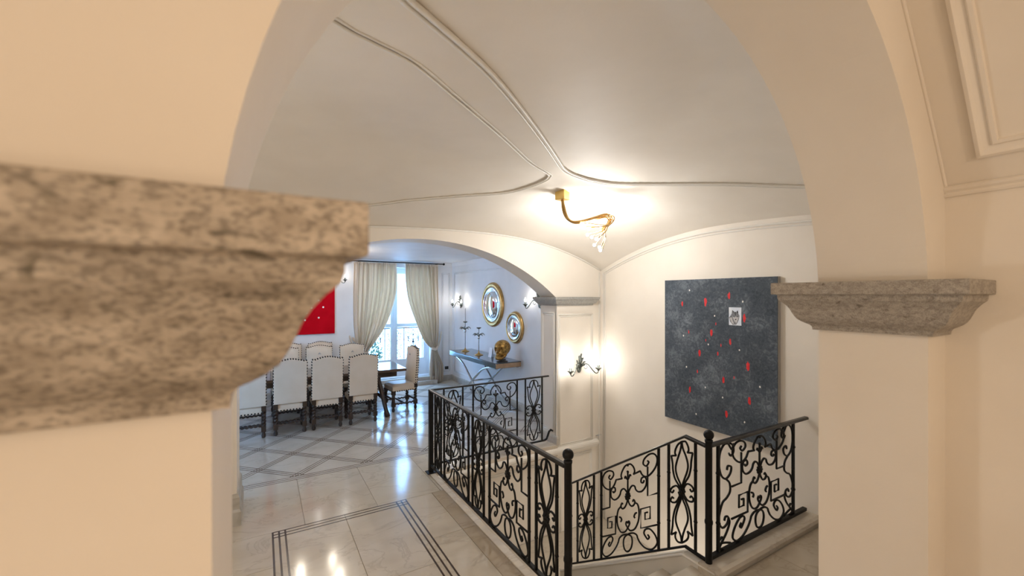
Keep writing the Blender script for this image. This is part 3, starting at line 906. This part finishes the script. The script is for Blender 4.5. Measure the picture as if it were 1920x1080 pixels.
# clipped shrub on the balcony (bluish green mass behind the left pane)
def shrub(x, y, z, r):
    t = thing('balcony_shrub', 'leafy bush standing on the balcony behind the left curtain edge', 'plant', (x, y, z))
    MB().lathe([(.10, 0), (.13, .02), (.15, .24), (.16, .25), (.13, .26)], 14).build('pot', STONE2, t)
    mb = MB(); rnd = random.Random(3)
    for _ in range(420):
        a = rnd.uniform(0, 2*PI); b = math.acos(rnd.uniform(-1, 1)); q = r*rnd.uniform(.55, 1)
        c = Vector((q*math.sin(b)*math.cos(a), q*math.sin(b)*math.sin(a), .26+r+q*math.cos(b)*1.25))
        d = Vector((rnd.uniform(-1, 1), rnd.uniform(-1, 1), rnd.uniform(-1, 1))).normalized()
        e = d.cross(Vector((rnd.uniform(-1, 1), .3, rnd.uniform(-1, 1)))).normalized()
        L_ = .035
        mb.add([c-d*L_, c+e*L_*.45, c+d*L_, c-e*L_*.45], [(0, 1, 2, 3)])
    o = mb.build('foliage', mat('leaf_green', (.045, .11, .05), .5), t, fix=False); stuff(o)
shrub(2.22, DY+.80, .13, .25)

rod = thing('curtain_rod', 'thin black curtain rod above the window', 'curtain rod', (2.6, 9.17, 2.722))
MB().tube([(-1.03, 0, 0), (1.0, 0, 0)], .012, 8).build('pole', IRON, rod, fix=False)
for sx in (-1.05, 1.02): MB().ball((sx, 0, 0), .026, 10, 8).build('finial', IRON, rod, fix=False)
for sx in (-.85, .86): MB().box(sx-.01, sx+.01, -.01, .12, -.012, .012).build('bracket', IRON, rod)

def curtain(label, outer, inner, tie_z, n_f, tie_c, tie_w, bot, sgn):
    """outer(z), inner(z): plan edges above the tie; below it the cloth flares to bot=(x0,x1)"""
    t = thing('curtain', label, 'curtain', (0, 0, 0), 0, 'curtains at the tall window')
    ztop = 2.70
    def f(u, v):
        if v < .7:
            q = v/.7; z = ztop+(tie_z-ztop)*q
            xo, xi = outer(z), inner(z)
            am = .045*(1-.25*q)
        else:
            q = (v-.7)/.3; z = tie_z+(.02-tie_z)*q
            xo = tie_c-sgn*tie_w/2; xi = tie_c+sgn*tie_w/2
            k = smooth(q*1.6)
            xo += (bot[0]-xo)*k; xi += (bot[1]-xi)*k
            am = .04+.02*q
        ph = 2*PI*n_f*u
        x = xo+(xi-xo)*u+.012*math.sin(ph*2+1.3)
        y_ = 9.16+am*math.sin(ph)+.016*math.sin(ph*2.37+2+4*v)+.02*math.sin(7*v+9*u)
        if v < .7: y_ -= .05*smooth(q)*u
        return (x, y_, z)
    body = MB().grid(f, 90, 60).build('drape', CURTAIN, t, fix=False)
    body.modifiers.new('thick', 'SOLIDIFY').thickness = .004
    hd = MB()
    for i in range(22):
        x = outer(2.7)+(inner(2.7)-outer(2.7))*(i+.5)/22
        hd.box(x-.011, x+.011, 9.125, 9.215, 2.655, 2.702)
    hd.build('pinch_heading', CURTAIN, t)
    # tieback: a band round the gathered cloth and up to a wall hook
    tb = MB()
    p = [(tie_c-sgn*(tie_w/2+.16), 9.26, tie_z+.34), (tie_c-sgn*(tie_w/2+.10), 9.20, tie_z+.14), (tie_c-sgn*tie_w*.5, 9.10, tie_z+.01), (tie_c, 9.06, tie_z-.015), (tie_c+sgn*(tie_w*.5+.01), 9.10, tie_z+.01), (tie_c+sgn*tie_w*.4, 9.22, tie_z+.03), (tie_c-sgn*(tie_w/2+.10), 9.275, tie_z+.30)]
    for dz in (-.02, 0, .02): tb.tube([(a, b, c+dz) for a, b, c in cr(p, 5)], .014, 6)
    tb.build('tieback', CURTAIN, t, fix=False)
    return t
def interp(tab):
    def f(z):
        for (z0, x0), (z1, x1) in zip(tab, tab[1:]):
            if z <= z0 and z >= z1: return x0+(x1-x0)*smoothless((z0-z)/(z0-z1))
        return tab[-1][1] if z < tab[-1][0] else tab[0][1]
    return f
def smoothless(t): return t
def dense(tab):
    q = cr(tab, 8); return interp(q)
curtain('left cream curtain, gathered low behind the white chairs', dense([(2.70, 1.63), (2.0, 1.62), (1.4, 1.63), (1.0, 1.68), (.80, 1.73)]),
        dense([(2.70, 2.515), (2.16, 2.50), (1.81, 2.43), (1.47, 2.315), (1.24, 2.20), (.99, 2.03), (.87, 1.94), (.80, 1.90)]), .80, 9, 1.815, .17, (1.62, 2.0), 1)
curtain('right cream curtain, tied back beside the end chair', dense([(2.70, 3.47), (2.0, 3.48), (1.4, 3.475), (1.0, 3.45), (.80, 3.43)]),
        dense([(2.70, 2.70), (2.28, 2.705), (1.87, 2.765), (1.45, 2.91), (1.02, 3.10), (.87, 3.22), (.80, 3.31)]), .80, 8, 3.37, .12, (3.59, 3.27), -1)

# ================================================================== DINING FURNITURE
def twist(p0, p1, r=.014, off=.008, turns=5, n=6, seg=34):
    p0, p1 = Vector(p0), Vector(p1)
    t = (p1-p0).normalized()
    a = t.cross(Vector((0, 0, 1)) if abs(t.z) < .9 else Vector((1, 0, 0))).normalized(); b = t.cross(a)
    pts = []
    for i in range(seg+1):
        q = i/seg; an = 2*PI*turns*q
        pts.append(p0.lerp(p1, q)+(a*math.cos(an)+b*math.sin(an))*off)
    return pts
def leg_mb(x, y, ztop):
    mb = MB()
    s = .029
    mb.box(x-s, x+s, y-s, y+s, ztop-.07, ztop)
    mb.tube(twist((x, y, .15), (x, y, ztop-.06), .017, .010, 5), .0225, 7)
    mb.box(x-s, x+s, y-s, y+s, .09, .165)
    mb.lathe([(.018, .0), (.026, .012), (.029, .04), (.019, .07), (.027, .095)], 8, (x, y, 0))
    return mb
def make_chair(label):
    """local frame: sitter faces +Y, rear legs at y=-.21"""
    t = thing('dining_chair', label, 'chair', (0, 0, 0), 0, 'white studded chairs round the dining table')
    hw, d0, d1 = .185, -.205, .205
    # seat cushion with domed top
    def seat(u, v):
        x = -1+2*u; y_ = -1+2*v
        e = (1-abs(x)**6)*(1-abs(y_)**6)
        return (x*.205, y_*.215, .425+.045*max(0, e)**.5)
    mb = MB().grid(seat, 14, 14)
    mb.box(-.205, .205, -.215, .215, .345, .425)
    mb.build('seat', LEATHER, t)
    # camel back
    def top(x): return 1.052+.032*math.exp(-(x/.13)**2)-.008*math.exp(-((abs(x)-.17)/.03)**2)
    n = 20
    out = [(-.215, .445)]+[(-.215+.43*i/n, top(-.215+.43*i/n)) for i in range(n+1)]+[(.215, .445)]
    mb = MB(); k = len(out)
    tilt = lambda z: -.205-(z-.445)*.075
    f0 = [(x, tilt(z)+.032, z) for x, z in out]; f1 = [(x, tilt(z)-.030, z) for x, z in out]
    mb.add(f0+f1, [list(range(k)), [k+i for i in range(k-1, -1, -1)]]+[[i, (i+1) % k, k+(i+1) % k, k+i] for i in range(k)])
    bk = mb.build('backrest', LEATHER, t)
    bvm = bk.modifiers.new('bevel', 'BEVEL'); bvm.width = .010; bvm.segments = 2; bvm.limit_method = 'ANGLE'
    # padded front face
    def pad(u, v):
        x = -.19+.38*u; zt_ = top(x)-.03; z = .47+(zt_-.47)*v
        e = (1-abs(2*u-1)**4)*(1-abs(2*v-1)**6)
        return (x, tilt(z)+.032+.022*max(0, e), z)
    MB().grid(pad, 10, 14).build('back_pad', LEATHER, t, fix=False)
    MB().tube([(-.02, tilt(.95)+.058, .93), (0, tilt(.97)+.058, .965), (.02, tilt(.95)+.058, .93)], .006, 5).ball((0, tilt(.95)+.058, .945), .011, 6, 4).build('crest_emblem', mat('grey_thread', (.45, .43, .40), .6), t, fix=False)
    for x in (-hw, hw):
        leg_mb(x, d0, .45).build('leg', WOODD, t, fix=False)
        leg_mb(x, d1-.01, .36).build('leg', WOODD, t, fix=False)
    for p, q in (((-hw, d0, .13), (-hw, d1, .13)), ((hw, d0, .13), (hw, d1, .13)), ((-hw, d0, .17), (hw, d0, .17)), ((-hw, d1, .22), (hw, d1, .22)), ((-hw, 0, .13), (hw, 0, .13))):
        MB().tube(twist(p, q, .012, .006, 7, seg=40), .0145, 6).build('stretcher', WOODD, t, fix=False)
    st = MB()
    def stud(p): st.ball(p, .0115, 6, 4)
    for i in range(11):
        x = -.2+.4*i/10
        stud((x, .217, .352)); stud((x, -.217, .352))
    for i in range(10):
        y_ = -.19+.4*i/10
        stud((.207, y_, .352)); stud((-.207, y_, .352))
    for i in range(14):
        z = .47+.55*i/13
        for sx in (-1, 1): stud((sx*.214, tilt(z)+.012, z)); stud((sx*.214, tilt(z)-.02, z))
    for i in range(13):
        x = -.205+.41*i/12
        stud((x, tilt(1.05)+.012, top(x)+.003))
        stud((x, tilt(1.05)-.022, top(x)+.001))
    stuff(st.build('nail_trim', STUD, t, fix=False))
    return t
fx = [1.364, .845, .352, -.165, -.68]
gl = ['white high-backed studded chair nearest the window end, back to the camera',
      'second white studded chair from the window end of the near row',
      'third white studded chair of the near row, partly under the stone ledge',
      'leftmost visible white studded chair of the near row, cut off by the ledge and pier',
      'white studded chair of the near row hidden behind the left pier']
CH = None
for i in range(4):
    loc = (fx[i], 7.065, 0)
    if CH is None:
        CH = make_chair(gl[i]); CH.location = loc
    else: dup(CH, loc, 0, gl[i])
for x, lb in ((1.47, 'white studded chair across the table, in front of the left curtain'), (.90, 'white studded chair across the table, below the red painting'), (.345, 'white studded chair across the table beside the left ledge')):
    dup(CH, (x, 8.17, 0), PI, lb)
for x, lb in ((.99, 'white studded chair standing against the wall under the red painting'), (.44, 'white studded chair against the wall, half hidden by the left ledge')):
    dup(CH, (x, 8.85, 0), PI, lb, 'white chairs against the window wall')
dup(CH, (2.11, 7.43, 0), math.radians(96), 'white studded chair at the head of the table, seen from its side')

tb = thing('dining_table', 'long dark wooden dining table with slanted legs between the white chairs', 'table', (.35, 7.5, 0))
MB().bbox(-1.75, 1.77, -.43, .42, .715, .76, .006).build('tabletop', TABLEW, tb)
MB().box(-1.6, 1.62, -.36, -.33, .63, .715).box(-1.6, 1.62, .33, .36, .63, .715).box(-1.6, -1.57, -.33, .33, .63, .715).box(1.59, 1.62, -.33, .33, .63, .715).build('apron', WOODD, tb)
for sx in (-1, 1):
    for sy in (-1, 1):
        a = Vector((sx*1.30, sy*.30, .715)); b = Vector((sx*1.43, sy*.50, 0))
        pts = [a, a.lerp(b, .12), a.lerp(b, .2), a.lerp(b, .3), a.lerp(b, .85), a.lerp(b, .92), b]
        MB().tube(pts, [.05, .045, .034, .038, .032, .042, .045], 6).build('leg', WOODD, tb, fix=False)
    MB().tube([(sx*1.37, -.40, .30), (sx*1.37, .40, .30)], .028, 6).build('stretcher', WOODD, tb, fix=False)
    MB().tube(cr([(sx*1.37, 0, .30), (sx*1.22, 0, .20), (sx*.95, 0, .28), (sx*.65, 0, .56), (sx*.45, 0, .63)], 6), .012, 6).build('iron_brace', IRON, tb, fix=False)

# pendant over the table (its bulbs mirror in the polished floor)
pd = thing('chandelier', 'iron three-light chandelier above the dining table', 'lamp', (.82, 7.42, 2.68))
MB().lathe([(.06, .055), (.06, .085)], 14).build('ceiling_rose', IRON, pd, fix=False)
MB().tube([(0, 0, .06), (0, 0, -.42)], .008, 6).ball((0, 0, -.42), .03, 10, 8).build('stem', IRON, pd, fix=False)
for k in range(3):
    a = (2.57, 0.9, 5.5)[k]
    c_, s_ = math.cos(a), math.sin(a)
    MB().tube(cr([(0, 0, -.42), (.12*c_, .12*s_, -.47), (.31*c_, .31*s_, -.40), (.34*c_, .34*s_, -.34)], 5), .008, 6).lathe([(.012, -.35), (.03, -.34), (.03, -.335), (.012, -.33), (.012, -.27)], 10, (.34*c_, .34*s_, 0)).build('arm', IRON, pd, fix=False)
    MB().ball((.34*c_, .34*s_, -.245), .028, 10, 8).build('bulb', BULBW, pd, fix=False)
    light('chandelier_light', 'POINT', (.82+.34*c_, 7.42+.34*s_, 2.68-.195), 10, (1, .88, .72), .03)

# ------------------------------------------------------------------ sconces
def sconce(loc, rz, label, power, bulb=None):
    """local: wall plane y=0, room towards -Y"""
    t = thing('wall_sconce', label, 'lamp', loc, rz, 'two-armed pewter wall sconces')
    mb = MB()
    rnd = random.Random(5)
    mb.ball((0, -.012, .0), .045, 10, 6, (1, .35, 1.5))
    for k, (ang, ln) in enumerate(((1.25, .12), (1.75, .15), (2.2, .11), (.8, .09), (1.5, .17), (2.7, .08), (.35, .07))):
        dx, dz = math.cos(ang), math.sin(ang)
        c = [(0, -.015, .02), (dx*ln*.5, -.03-.01*(k % 2), .02+dz*ln*.5), (dx*ln*1.0, -.045, .02+dz*ln), (dx*ln*1.05+.012*(1 if k % 2 else -1), -.06, .02+dz*ln*.95)]
        q = cr(c, 4); m_ = len(q)
        mb.tube(q, [.004+.010*math.sin(PI*min(1, (i+.6)/m_)) for i in range(m_)], 6)
    mb.build('leaf_backplate', PEWTER, t, fix=False)
    for s_ in (-1, 1):
        ar = MB()
        p = [(0, -.03, .0), (s_*.05, -.06, .055), (s_*.10, -.085, .05), (s_*.16, -.11, -.03), (s_*.20, -.125, -.07), (s_*.235, -.13, -.065), (s_*.245, -.13, -.03)]
        q = cr(p, 6); m_ = len(q)
        ar.tube(q, [.010-.004*i/m_ for i in range(m_)], 7)
        ar.tube(cr([(s_*.07, -.07, .045), (s_*.09, -.08, .015), (s_*.065, -.07, -.01), (s_*.05, -.06, .01)], 4), .005, 5)
        ar.lathe([(.004, -.05), (.016, -.035), (.02, -.025), (.045, -.008), (.047, -.003), (.018, 0), (.019, .035), (.016, .037)], 12, (s_*.245, -.13, 0))
        am = ar.build('arm', PEWTER, t, fix=False)
        MB().lathe([(.008, .037), (.014, .045), (.017, .06), (.012, .082), (.003, .105)], 10, (s_*.245, -.13, 0)).build('bulb', bulb or BULB, am, fix=False)
        Mx = Matrix.Translation(loc) @ Matrix.Rotation(rz, 4, 'Z')
        light('sconce_light', 'POINT', Mx @ Vector((s_*.245, -.13, .085)), power, (1, .95, .88), .02)
    return t
sconce((3.76, FY0-.032, 1.0), 0, 'pewter two-armed wall sconce glowing on the panelled pilaster', 5.5)
sconce((DX-.002, 8.72, 1.80), -PI/2, 'pewter wall sconce left of the gilt mirrors near the window', 2.2)
sconce((DX-.002, 5.62, 1.86), -PI/2, 'pewter wall sconce peeking out behind the pilaster capital', 2.2)
sconce((1.44-.22, DY-.002, 2.33), 0, 'pewter wall sconce at the top right corner of the red painting', 1.4, BULBW)

# ------------------------------------------------------------------ mirrors (convex, gilt)
def convex_mirror(y, z, R, label):
    t = thing('convex_mirror', label, 'mirror', (DX, y, z), 0, 'round gilt convex mirrors')
    def ring(prof, m, name):
        MB().lathe([(r_, -h) for r_, h in prof], 40, axis='x').build(name, m, t, fix=True)
    def ring_open(prof, m, name):
        mb = MB(); n = 40; k = len(prof)
        for r_, h in prof:
            for j in range(n):
                a = 2*PI*j/n; mb.v.append((-h, r_*math.cos(a), r_*math.sin(a)))
        for i in range(k):
            for j in range(n):
                mb.f.append([i*n+j, i*n+(j+1) % n, ((i+1) % k)*n+(j+1) % n, ((i+1) % k)*n+j]); mb.sm.append(True)
        mb.build(name, m, t)
    ring_open([(R*.80, .004), (R*.80, .035), (R*.84, .050), (R*.92, .055), (R*.97, .04), (R, .02), (R, .004)], GOLDF, 'gilt_frame')
    ring_open([(R*.62, .006), (R*.62, .03), (R*.645, .046), (R*.675, .04), (R*.70, .052), (R*.745, .052), (R*.79, .04), (R*.80, .006)], SILVF, 'silver_fillet')
    prof = [(R*.64*math.sin(PI/2*i/10)+1e-4, .014+.20*R*math.cos(PI/2*i/10)) for i in range(11)]
    n = 40
    mb = MB(); 
    for r_, h in prof:
        for j in range(n):
            a = 2*PI*j/n; mb.v.append((-h, r_*math.cos(a), r_*math.sin(a)))
    for i in range(len(prof)-1):
        for j in range(n): mb.f.append([i*n+j, i*n+(j+1) % n, (i+1)*n+(j+1) % n, (i+1)*n+j]); mb.sm.append(True)
    mb.build('mirror_glass', MIRROR, t)
    return t
convex_mirror(7.232, 1.822, .435, 'larger round gilt convex mirror on the wall above the console')
convex_mirror(6.389, 1.432, .285, 'smaller round gilt convex mirror, lower and nearer the pilaster')

# ------------------------------------------------------------------ console table and what stands on it
ct = thing('console_table', 'smoked glass console with crossed curved chrome legs below the mirrors', 'table', (3.58, 7.12, 0))
MB().bbox(-.25, .25, -.99, .99, .775, .86, .006).build('shelf_box', mat('dark_mirror', (.20, .23, .23), .16, 1), ct)
MB().bbox(-.252, .252, -.992, .992, .86, .872, .003).build('glass_top', SMOKE, ct)
MB().box(-.245, .245, -.996, -.988, .782, .856).build('end_panel', COPPERE, ct)
for sx in (-.21, .21):
    for s_ in (-1, 1):
        p = [(sx, s_*.96, .775), (sx, s_*.72, .765), (sx, s_*.42, .68), (sx, s_*.18, .53), (sx, 0, .41), (sx, -s_*.28, .22), (sx, -s_*.60, .075), (sx, -s_*.95, .015)]
        q = cr(p, 6)
        MB().tube(q, .019, 6).build('curved_leg', CHROME, ct, fix=False)
MB().tube([(-.21, 0, .41), (.21, 0, .41)], .016, 6).build('stretcher', CHROME, ct, fix=False)

def candlestick(y, h, label, x=3.53, candle=True):
    t = thing('candlestick', label, 'candlestick', (x, y, .872), 0, 'thin candlesticks on the console')
    MB().lathe([(.085, 0), (.085, .008), (.05, .02), (.02, .04), (.012, .06), (.007, .08)], 18).build('base', BRASS, t, fix=False)
    MB().tube([(0, 0, .07), (0, 0, h-.01)], .006, 6).build('stem', PEWTER, t, fix=False)
    MB().ball((0, 0, h-.19), .028, 12, 8).build('ball', SILVF, t, fix=False)
    lf = MB()
    for k in range(9):
        a = 2*PI*k/9
        c_, s_ = math.cos(a), math.sin(a); e = .03 if k % 2 else .055
        q = cr([(0, 0, h-.165), (.04*c_, .04*s_, h-.155+e*.6), (.085*c_, .085*s_, h-.15+e*.7), (.115*c_, .115*s_, h-.16+e*.3)], 3)
        m_ = len(q)
        lf.tube(q, [.003+.007*math.sin(PI*(i+.3)/m_) for i in range(m_)], 4)
    lf.build('leaf_crown', PEWTER, t, fix=False)
    MB().lathe([(.006, h-.03), (.042, h-.012), (.045, h), (.04, h+.004), (.012, h+.004)], 14).build('drip_plate', PEWTER, t, fix=False)
    if candle:
        MB().lathe([(.008, h), (.008, h+.26), (.002, h+.27)], 8).build('candle', mat('pale_wax', (.62, .64, .66), .5), t, fix=False)
candlestick(7.78, .60, 'taller leaf-crowned candlestick at the far end of the console')
candlestick(7.16, .52, 'shorter leaf-crowned candlestick at the middle of the console', candle=False)

cdh = thing('card_sign', 'small white folded card standing beside the gold skull', 'card', (3.58, 6.80, .872))
MB().add([(-.012, -.055, 0), (-.012, .055, 0), (.02, .055, .17), (.02, -.055, .17), (-.009, -.055, 0), (-.009, .055, 0), (.023, .055, .17), (.023, -.055, .17)], [(0, 1, 2, 3), (7, 6, 5, 4), (0, 4, 5, 1), (3, 2, 6, 7), (0, 3, 7, 4), (1, 5, 6, 2)]).build('card_front', WHITEC, cdh)
MB().add([(.055, -.055, 0), (.055, .055, 0), (.023, .055, .17), (.023, -.055, .17), (.052, -.055, 0), (.052, .055, 0), (.020, .055, .17), (.020, -.055, .17)], [(0, 1, 2, 3), (7, 6, 5, 4), (0, 4, 5, 1), (3, 2, 6, 7), (0, 3, 7, 4), (1, 5, 6, 2)]).build('card_back', WHITEC, cdh)

# gilded skull: looks towards the camera side (-Y), cranium displaced sphere with sockets
def skull():
    t = thing('gold_skull', 'antique gold skull ornament on a small black stand on the console', 'sculpture', (3.52, 6.245, .872), math.radians(28))
    MB().lathe([(.10, 0), (.10, .012), (.07, .018), (.06, .03), (.075, .045), (.05, .05)], 16).build('stand', BLACKP, t, fix=False)
    bm = bmesh.new()
    bmesh.ops.create_icosphere(bm, subdivisions=5, radius=1)
    # local front is -X (into the room); the face is turned a little to the left
    for v in bm.verts:
        d = v.co.normalized()
        x, y_, z = d
        f = max(0, -x)
        p = Vector((x*.165, y_*.130, z*.135))
        if z < 0:                                   # narrow the cranium base, pull the face down
            p.x *= 1-.30*max(0, x)*(-z)
            p.z -= .055*f*(-z)**.8
            p.y *= 1-.28*f*(-z)
        def dent(cy, cz, r, depth):
            q = (y_-cy)**2+(z-cz)**2
            return depth*math.exp(-q/(r*r)) if x < 0 else 0
        dep = dent(.36, -.10, .20, .055)+dent(-.36, -.10, .20, .055)+dent(0, -.42, .11, .035)+dent(.62, -.45, .18, .02)+dent(-.62, -.45, .18, .02)
        p.x += dep
        ridge = dent(.36, .17, .14, .016)+dent(-.36, .17, .14, .016)+dent(.5, -.36, .14, .014)+dent(-.5, -.36, .14, .014)
        p.x -= ridge
        v.co = p+Vector((.01, 0, .235))
    bm.verts.index_update()
    mb = MB().add([v.co for v in bm.verts], [[v.index for v in f.verts] for f in bm.faces], True); bm.free()
    mb.build('cranium', SKULLG, t, fix=False)
    jw = MB()
    jp = cr([(.0, .082, .17), (-.03, .08, .11), (-.10, .055, .075), (-.135, 0, .068), (-.10, -.055, .075), (-.03, -.08, .11), (0, -.082, .17)], 5)
    jw.tube(jp, [.018+.008*math.sin(PI*i/(len(jp)-1)) for i in range(len(jp))], 8)
    jw.build('jaw', SKULLG, t, fix=False)
    th = MB()
    for row, z in ((0, .125), (1, .098)):
        for k in range(9):
            a = (k-4)*.24
            th.ball((-.075-.055*math.cos(a*1.2), .06*math.sin(a*1.1), z), .0105, 6, 5, (.8, .8, 1.25))
    th.build('teeth', SKULLG, t, fix=False)
skull()

# black wall socket near the window
so = thing('wall_socket', 'small black electric socket low on the wall beside the right curtain', 'socket', (3.735, DY, .30))
MB().bbox(-.045, .045, -.012, 0, -.035, .035, .003).build('cover_plate', BLACKP, so)
for dx in (-.02, 0, .02): MB().ball((dx, -.012, 0), .006, 6, 4).build('pin_hole', IRON, so, fix=False)

# ------------------------------------------------------------------ paintings
rp = thing('red_painting', 'bright red canvas with small white dots on the window wall', 'painting', (.44, DY, 1.76))
MB().bbox(-.84, .84, -.04, -.002, -.535, .54, .003).build('canvas', RED, rp)
dots = [(1.102, 2.204), (1.005, 2.116), (.826, 1.925), (.977, 1.904), (.848, 1.753), (1.063, 1.763), (.761, 1.648), (.656, 1.694), (.98, 1.552), (.73, 1.511), (.52, 1.98), (.30, 1.60), (.1, 1.9), (-.1, 1.5), (.45, 1.42)]
for i, (x, z) in enumerate(dots):
    r_ = .011 if i in (1, 2, 7) else .018
    MB().lathe([(r_, 0), (r_*.7, .004)], 10, (x-.44, -.0415, z-1.76), axis='y').build('white_dot', DOTW, rp, fix=True)

gp = thing('grey_painting', 'large slate grey canvas with red flecks and a wolf picture on the right wall', 'painting', (XR, 2.757, 1.36))
GY0, GY1, GZ0, GZ1 = 2.115-2.757, 3.402-2.757, .545-1.36, 2.180-1.36
cv = MB().bbox(-.045, -.012, GY0, GY1, GZ0, GZ1, .002).build('canvas', SLATE, gp)
MB().box(-.0435, -.004, GY0+.006, GY1-.006, GZ0+.006, GZ1-.006).box(-.040, -.003, GY0-.003, GY0+.004, GZ0, GZ1).box(-.040, -.003, GY1-.004, GY1+.003, GZ0, GZ1).build('stretcher_frame', CANVSIDE, gp)
def blob(y, z, ry, rz_, m, name, th=.0015, seed=0, lift=0.0):
    rnd = random.Random(seed)
    n = 14; vs = []
    for i in range(n):
        a = 2*PI*i/n; k = rnd.uniform(.72, 1.12)
        vs.append((-.0453-lift, y+ry*k*math.cos(a), z+rz_*k*math.sin(a)))
    vs += [(-.0453-th-lift, y, z)]
    MB().add(vs, [(i, (i+1) % n, n) for i in range(n)]).build(name, m, gp, fix=False)
flk = [(3.158, 1.905, .7), (2.863, 1.929, 1.15), (2.594, 1.997, .9), (2.432, 1.774, 1), (2.795, 1.598, 1), (2.581, 1.518, .75), (2.935, 1.364, .95), (2.718, 1.380, .6), (2.396, 1.293, 1.15), (2.655, 1.112, .9), (3.058, .934, .85), (2.381, .949, 1), (2.622, .764, .95), (3.073, 1.586, .5), (2.683, 1.473, .4), (2.962, 1.155, .5), (2.54, 1.156, .4), (2.859, 1.51, .35), (2.741, 1.697, .4)]
for i, (y_, z, k) in enumerate(flk):
    blob(y_-2.757, z-1.36, .016*k, .045*k, FLECK, 'red_fleck', seed=i)
wd_ = [(3.063, 2.059), (2.449, 1.938), (2.756, 1.781), (3.142, 1.538), (2.829, 1.469), (2.483, 1.446), (3.102, 1.185), (2.865, .995), (2.279, 1.11), (2.664, .927), (2.43, .727), (2.979, .677)]
for i, (y_, z) in enumerate(wd_): blob(y_-2.757, z-1.36, .009, .011, DOTW, 'white_dot', seed=40+i)
# the small wolf picture set into the canvas
cy_, cz_ = 2.528-2.757, 1.786-1.36
pw, ph = .066, .092
wp = MB().bbox(-.0475, -.045, cy_-pw, cy_+pw, cz_-ph, cz_+ph, .0005).build('wolf_picture', noisy('snow_print', (.62, .70, .82), (.78, .82, .88), 12, .5), gp)
def flat(poly, m, name, lift):
    # poly in picture coordinates: u right (towards -Y), v up, both -1..1
    vs = [(-.0476-lift, cy_-u*pw, cz_+v*ph) for u, v in poly]
    vb = [(-.0474, cy_-u*pw, cz_+v*ph) for u, v in poly]
    n = len(poly)
    MB().add(vs+vb, [list(range(n)), [n+i for i in range(n-1, -1, -1)]]+[[i, (i+1) % n, n+(i+1) % n, n+i] for i in range(n)]).build(name, m, wp)
FUR = noisy('wolf_fur', (.10, .11, .13), (.30, .31, .33), 120, .7)
FURL = noisy('wolf_light_fur', (.42, .42, .44), (.62, .61, .62), 120, .7)
FURD = mat('wolf_dark', (.012, .013, .02), .6)
flat([(-.95, -.15), (-.55, .25), (-.45, .72), (-.15, .50), (.2, .46), (.45, .70), (.55, .30), (.72, .08), (.62, -.30), (.42, -.65), (.2, -.92), (-.4, -.94), (-.8, -.6)], FUR, 'fur_head', .0002)
flat([(-.42, -.02), (0, -.12), (.15, .02), (.3, -.1), (.58, -.05), (.46, -.38), (.22, -.72), (-.05, -.62), (-.28, -.3)], FURL, 'fur_face', .0004)
flat([(-.9, -.2), (-.55, -.12), (-.35, -.5), (-.1, -.85), (-.5, -.8)], FURL, 'fur_ruff', .0004)
flat([(-.42, .68), (-.12, .48), (-.28, .40)], FURD, 'ear', .0006)
flat([(.42, .68), (.2, .46), (.48, .36)], FURD, 'ear', .0006)
flat([(-.05, .50), (.12, .50), (.10, .1), (.02, .05)], FURD, 'brow_stripe', .0006)
flat([(.04, -.30), (.18, -.28), (.20, -.38), (.1, -.44), (.02, -.38)], FURD, 'nose', .0007)
flat([(-.3, .02), (-.14, .0), (-.2, -.06)], FURD, 'eye', .0007)
flat([(.32, .0), (.46, .02), (.38, -.06)], FURD, 'eye', .0007)

# ------------------------------------------------------------------ brass hall lamp
lx, ly = 2.68, 3.48
lz = vault_z(lx, ly)+.004
lamp = thing('ceiling_lamp', 'brass ceiling lamp with a bundle of bent tubes fanning into bright bulbs', 'lamp', (lx, ly, lz))
RX, RY = .859, -.511      # sideways direction of the arm
FXd, FYd = .511, .859
MB().bbox(-.055, .055, -.055, .055, -.085, .012, .003).xf(Matrix.Rotation(.35, 4, 'Z')).build('canopy', BRASSB, lamp)
rnd = random.Random(11)
tips = [(.20, -.335, -.02), (.235, -.365, .05), (.255, -.40, -.10), (.28, -.43, .11), (.305, -.47, .0), (.335, -.50, -.08), (.35, -.54, .09), (.385, -.575, .0), (.405, -.60, .05)]
for i, (tl, tz, td) in enumerate(tips):
    a = 2*PI*i/9
    o1, o2 = .016*math.cos(a), .016*math.sin(a)
    kx = .50+.012*(i % 3)-.004*i
    P = [(o1*.6+.0, -.08, o2), (.012+o1, -.16, o2), (.030+o1, -.23, o2), (.062+o1*.8, -.285, o2), (.125, -.315+o1*.7, o2), (.22, -.305+o1*.9, o2*1.2), (.33, -.275+o1, o2*1.6), (.44, -.245+o1*1.2, o2*2.0+td*.15),
         (kx, -.262+o1, td*.45), (kx+.006, -.305+o1, td*.6), (kx-.045+.0, -.345-.005*i, td*.75), ((kx+tl)/2+.01, (-.35+tz)/2, td*.9), (tl+.02, tz+.012, td)]
    q = [(l*RX+d*FXd, l*RY+d*FYd, z) for l, z, d in cr(P, 5)]
    tbm = MB().tube(q, .0052, 6)
    tt = tbm.build('tube_arm', BRASS, lamp, fix=False)
    bx_, by_ = tl*RX+td*FXd, tl*RY+td*FYd
    MB().ball((bx_, by_, tz), .016, 10, 8).build('bulb', BULB, tt, fix=False)
wl, wdz = .30, 0
MB().tube([(.44*RX, .44*RY, -.245), (.33*RX, .33*RY, vault_z(lx+.33*RX, ly+.33*RY)-lz)], .0015, 4).build('shadow_line_wire', BRASS, lamp, fix=False)  # thin wire put in for a line of shadow beside the lamp
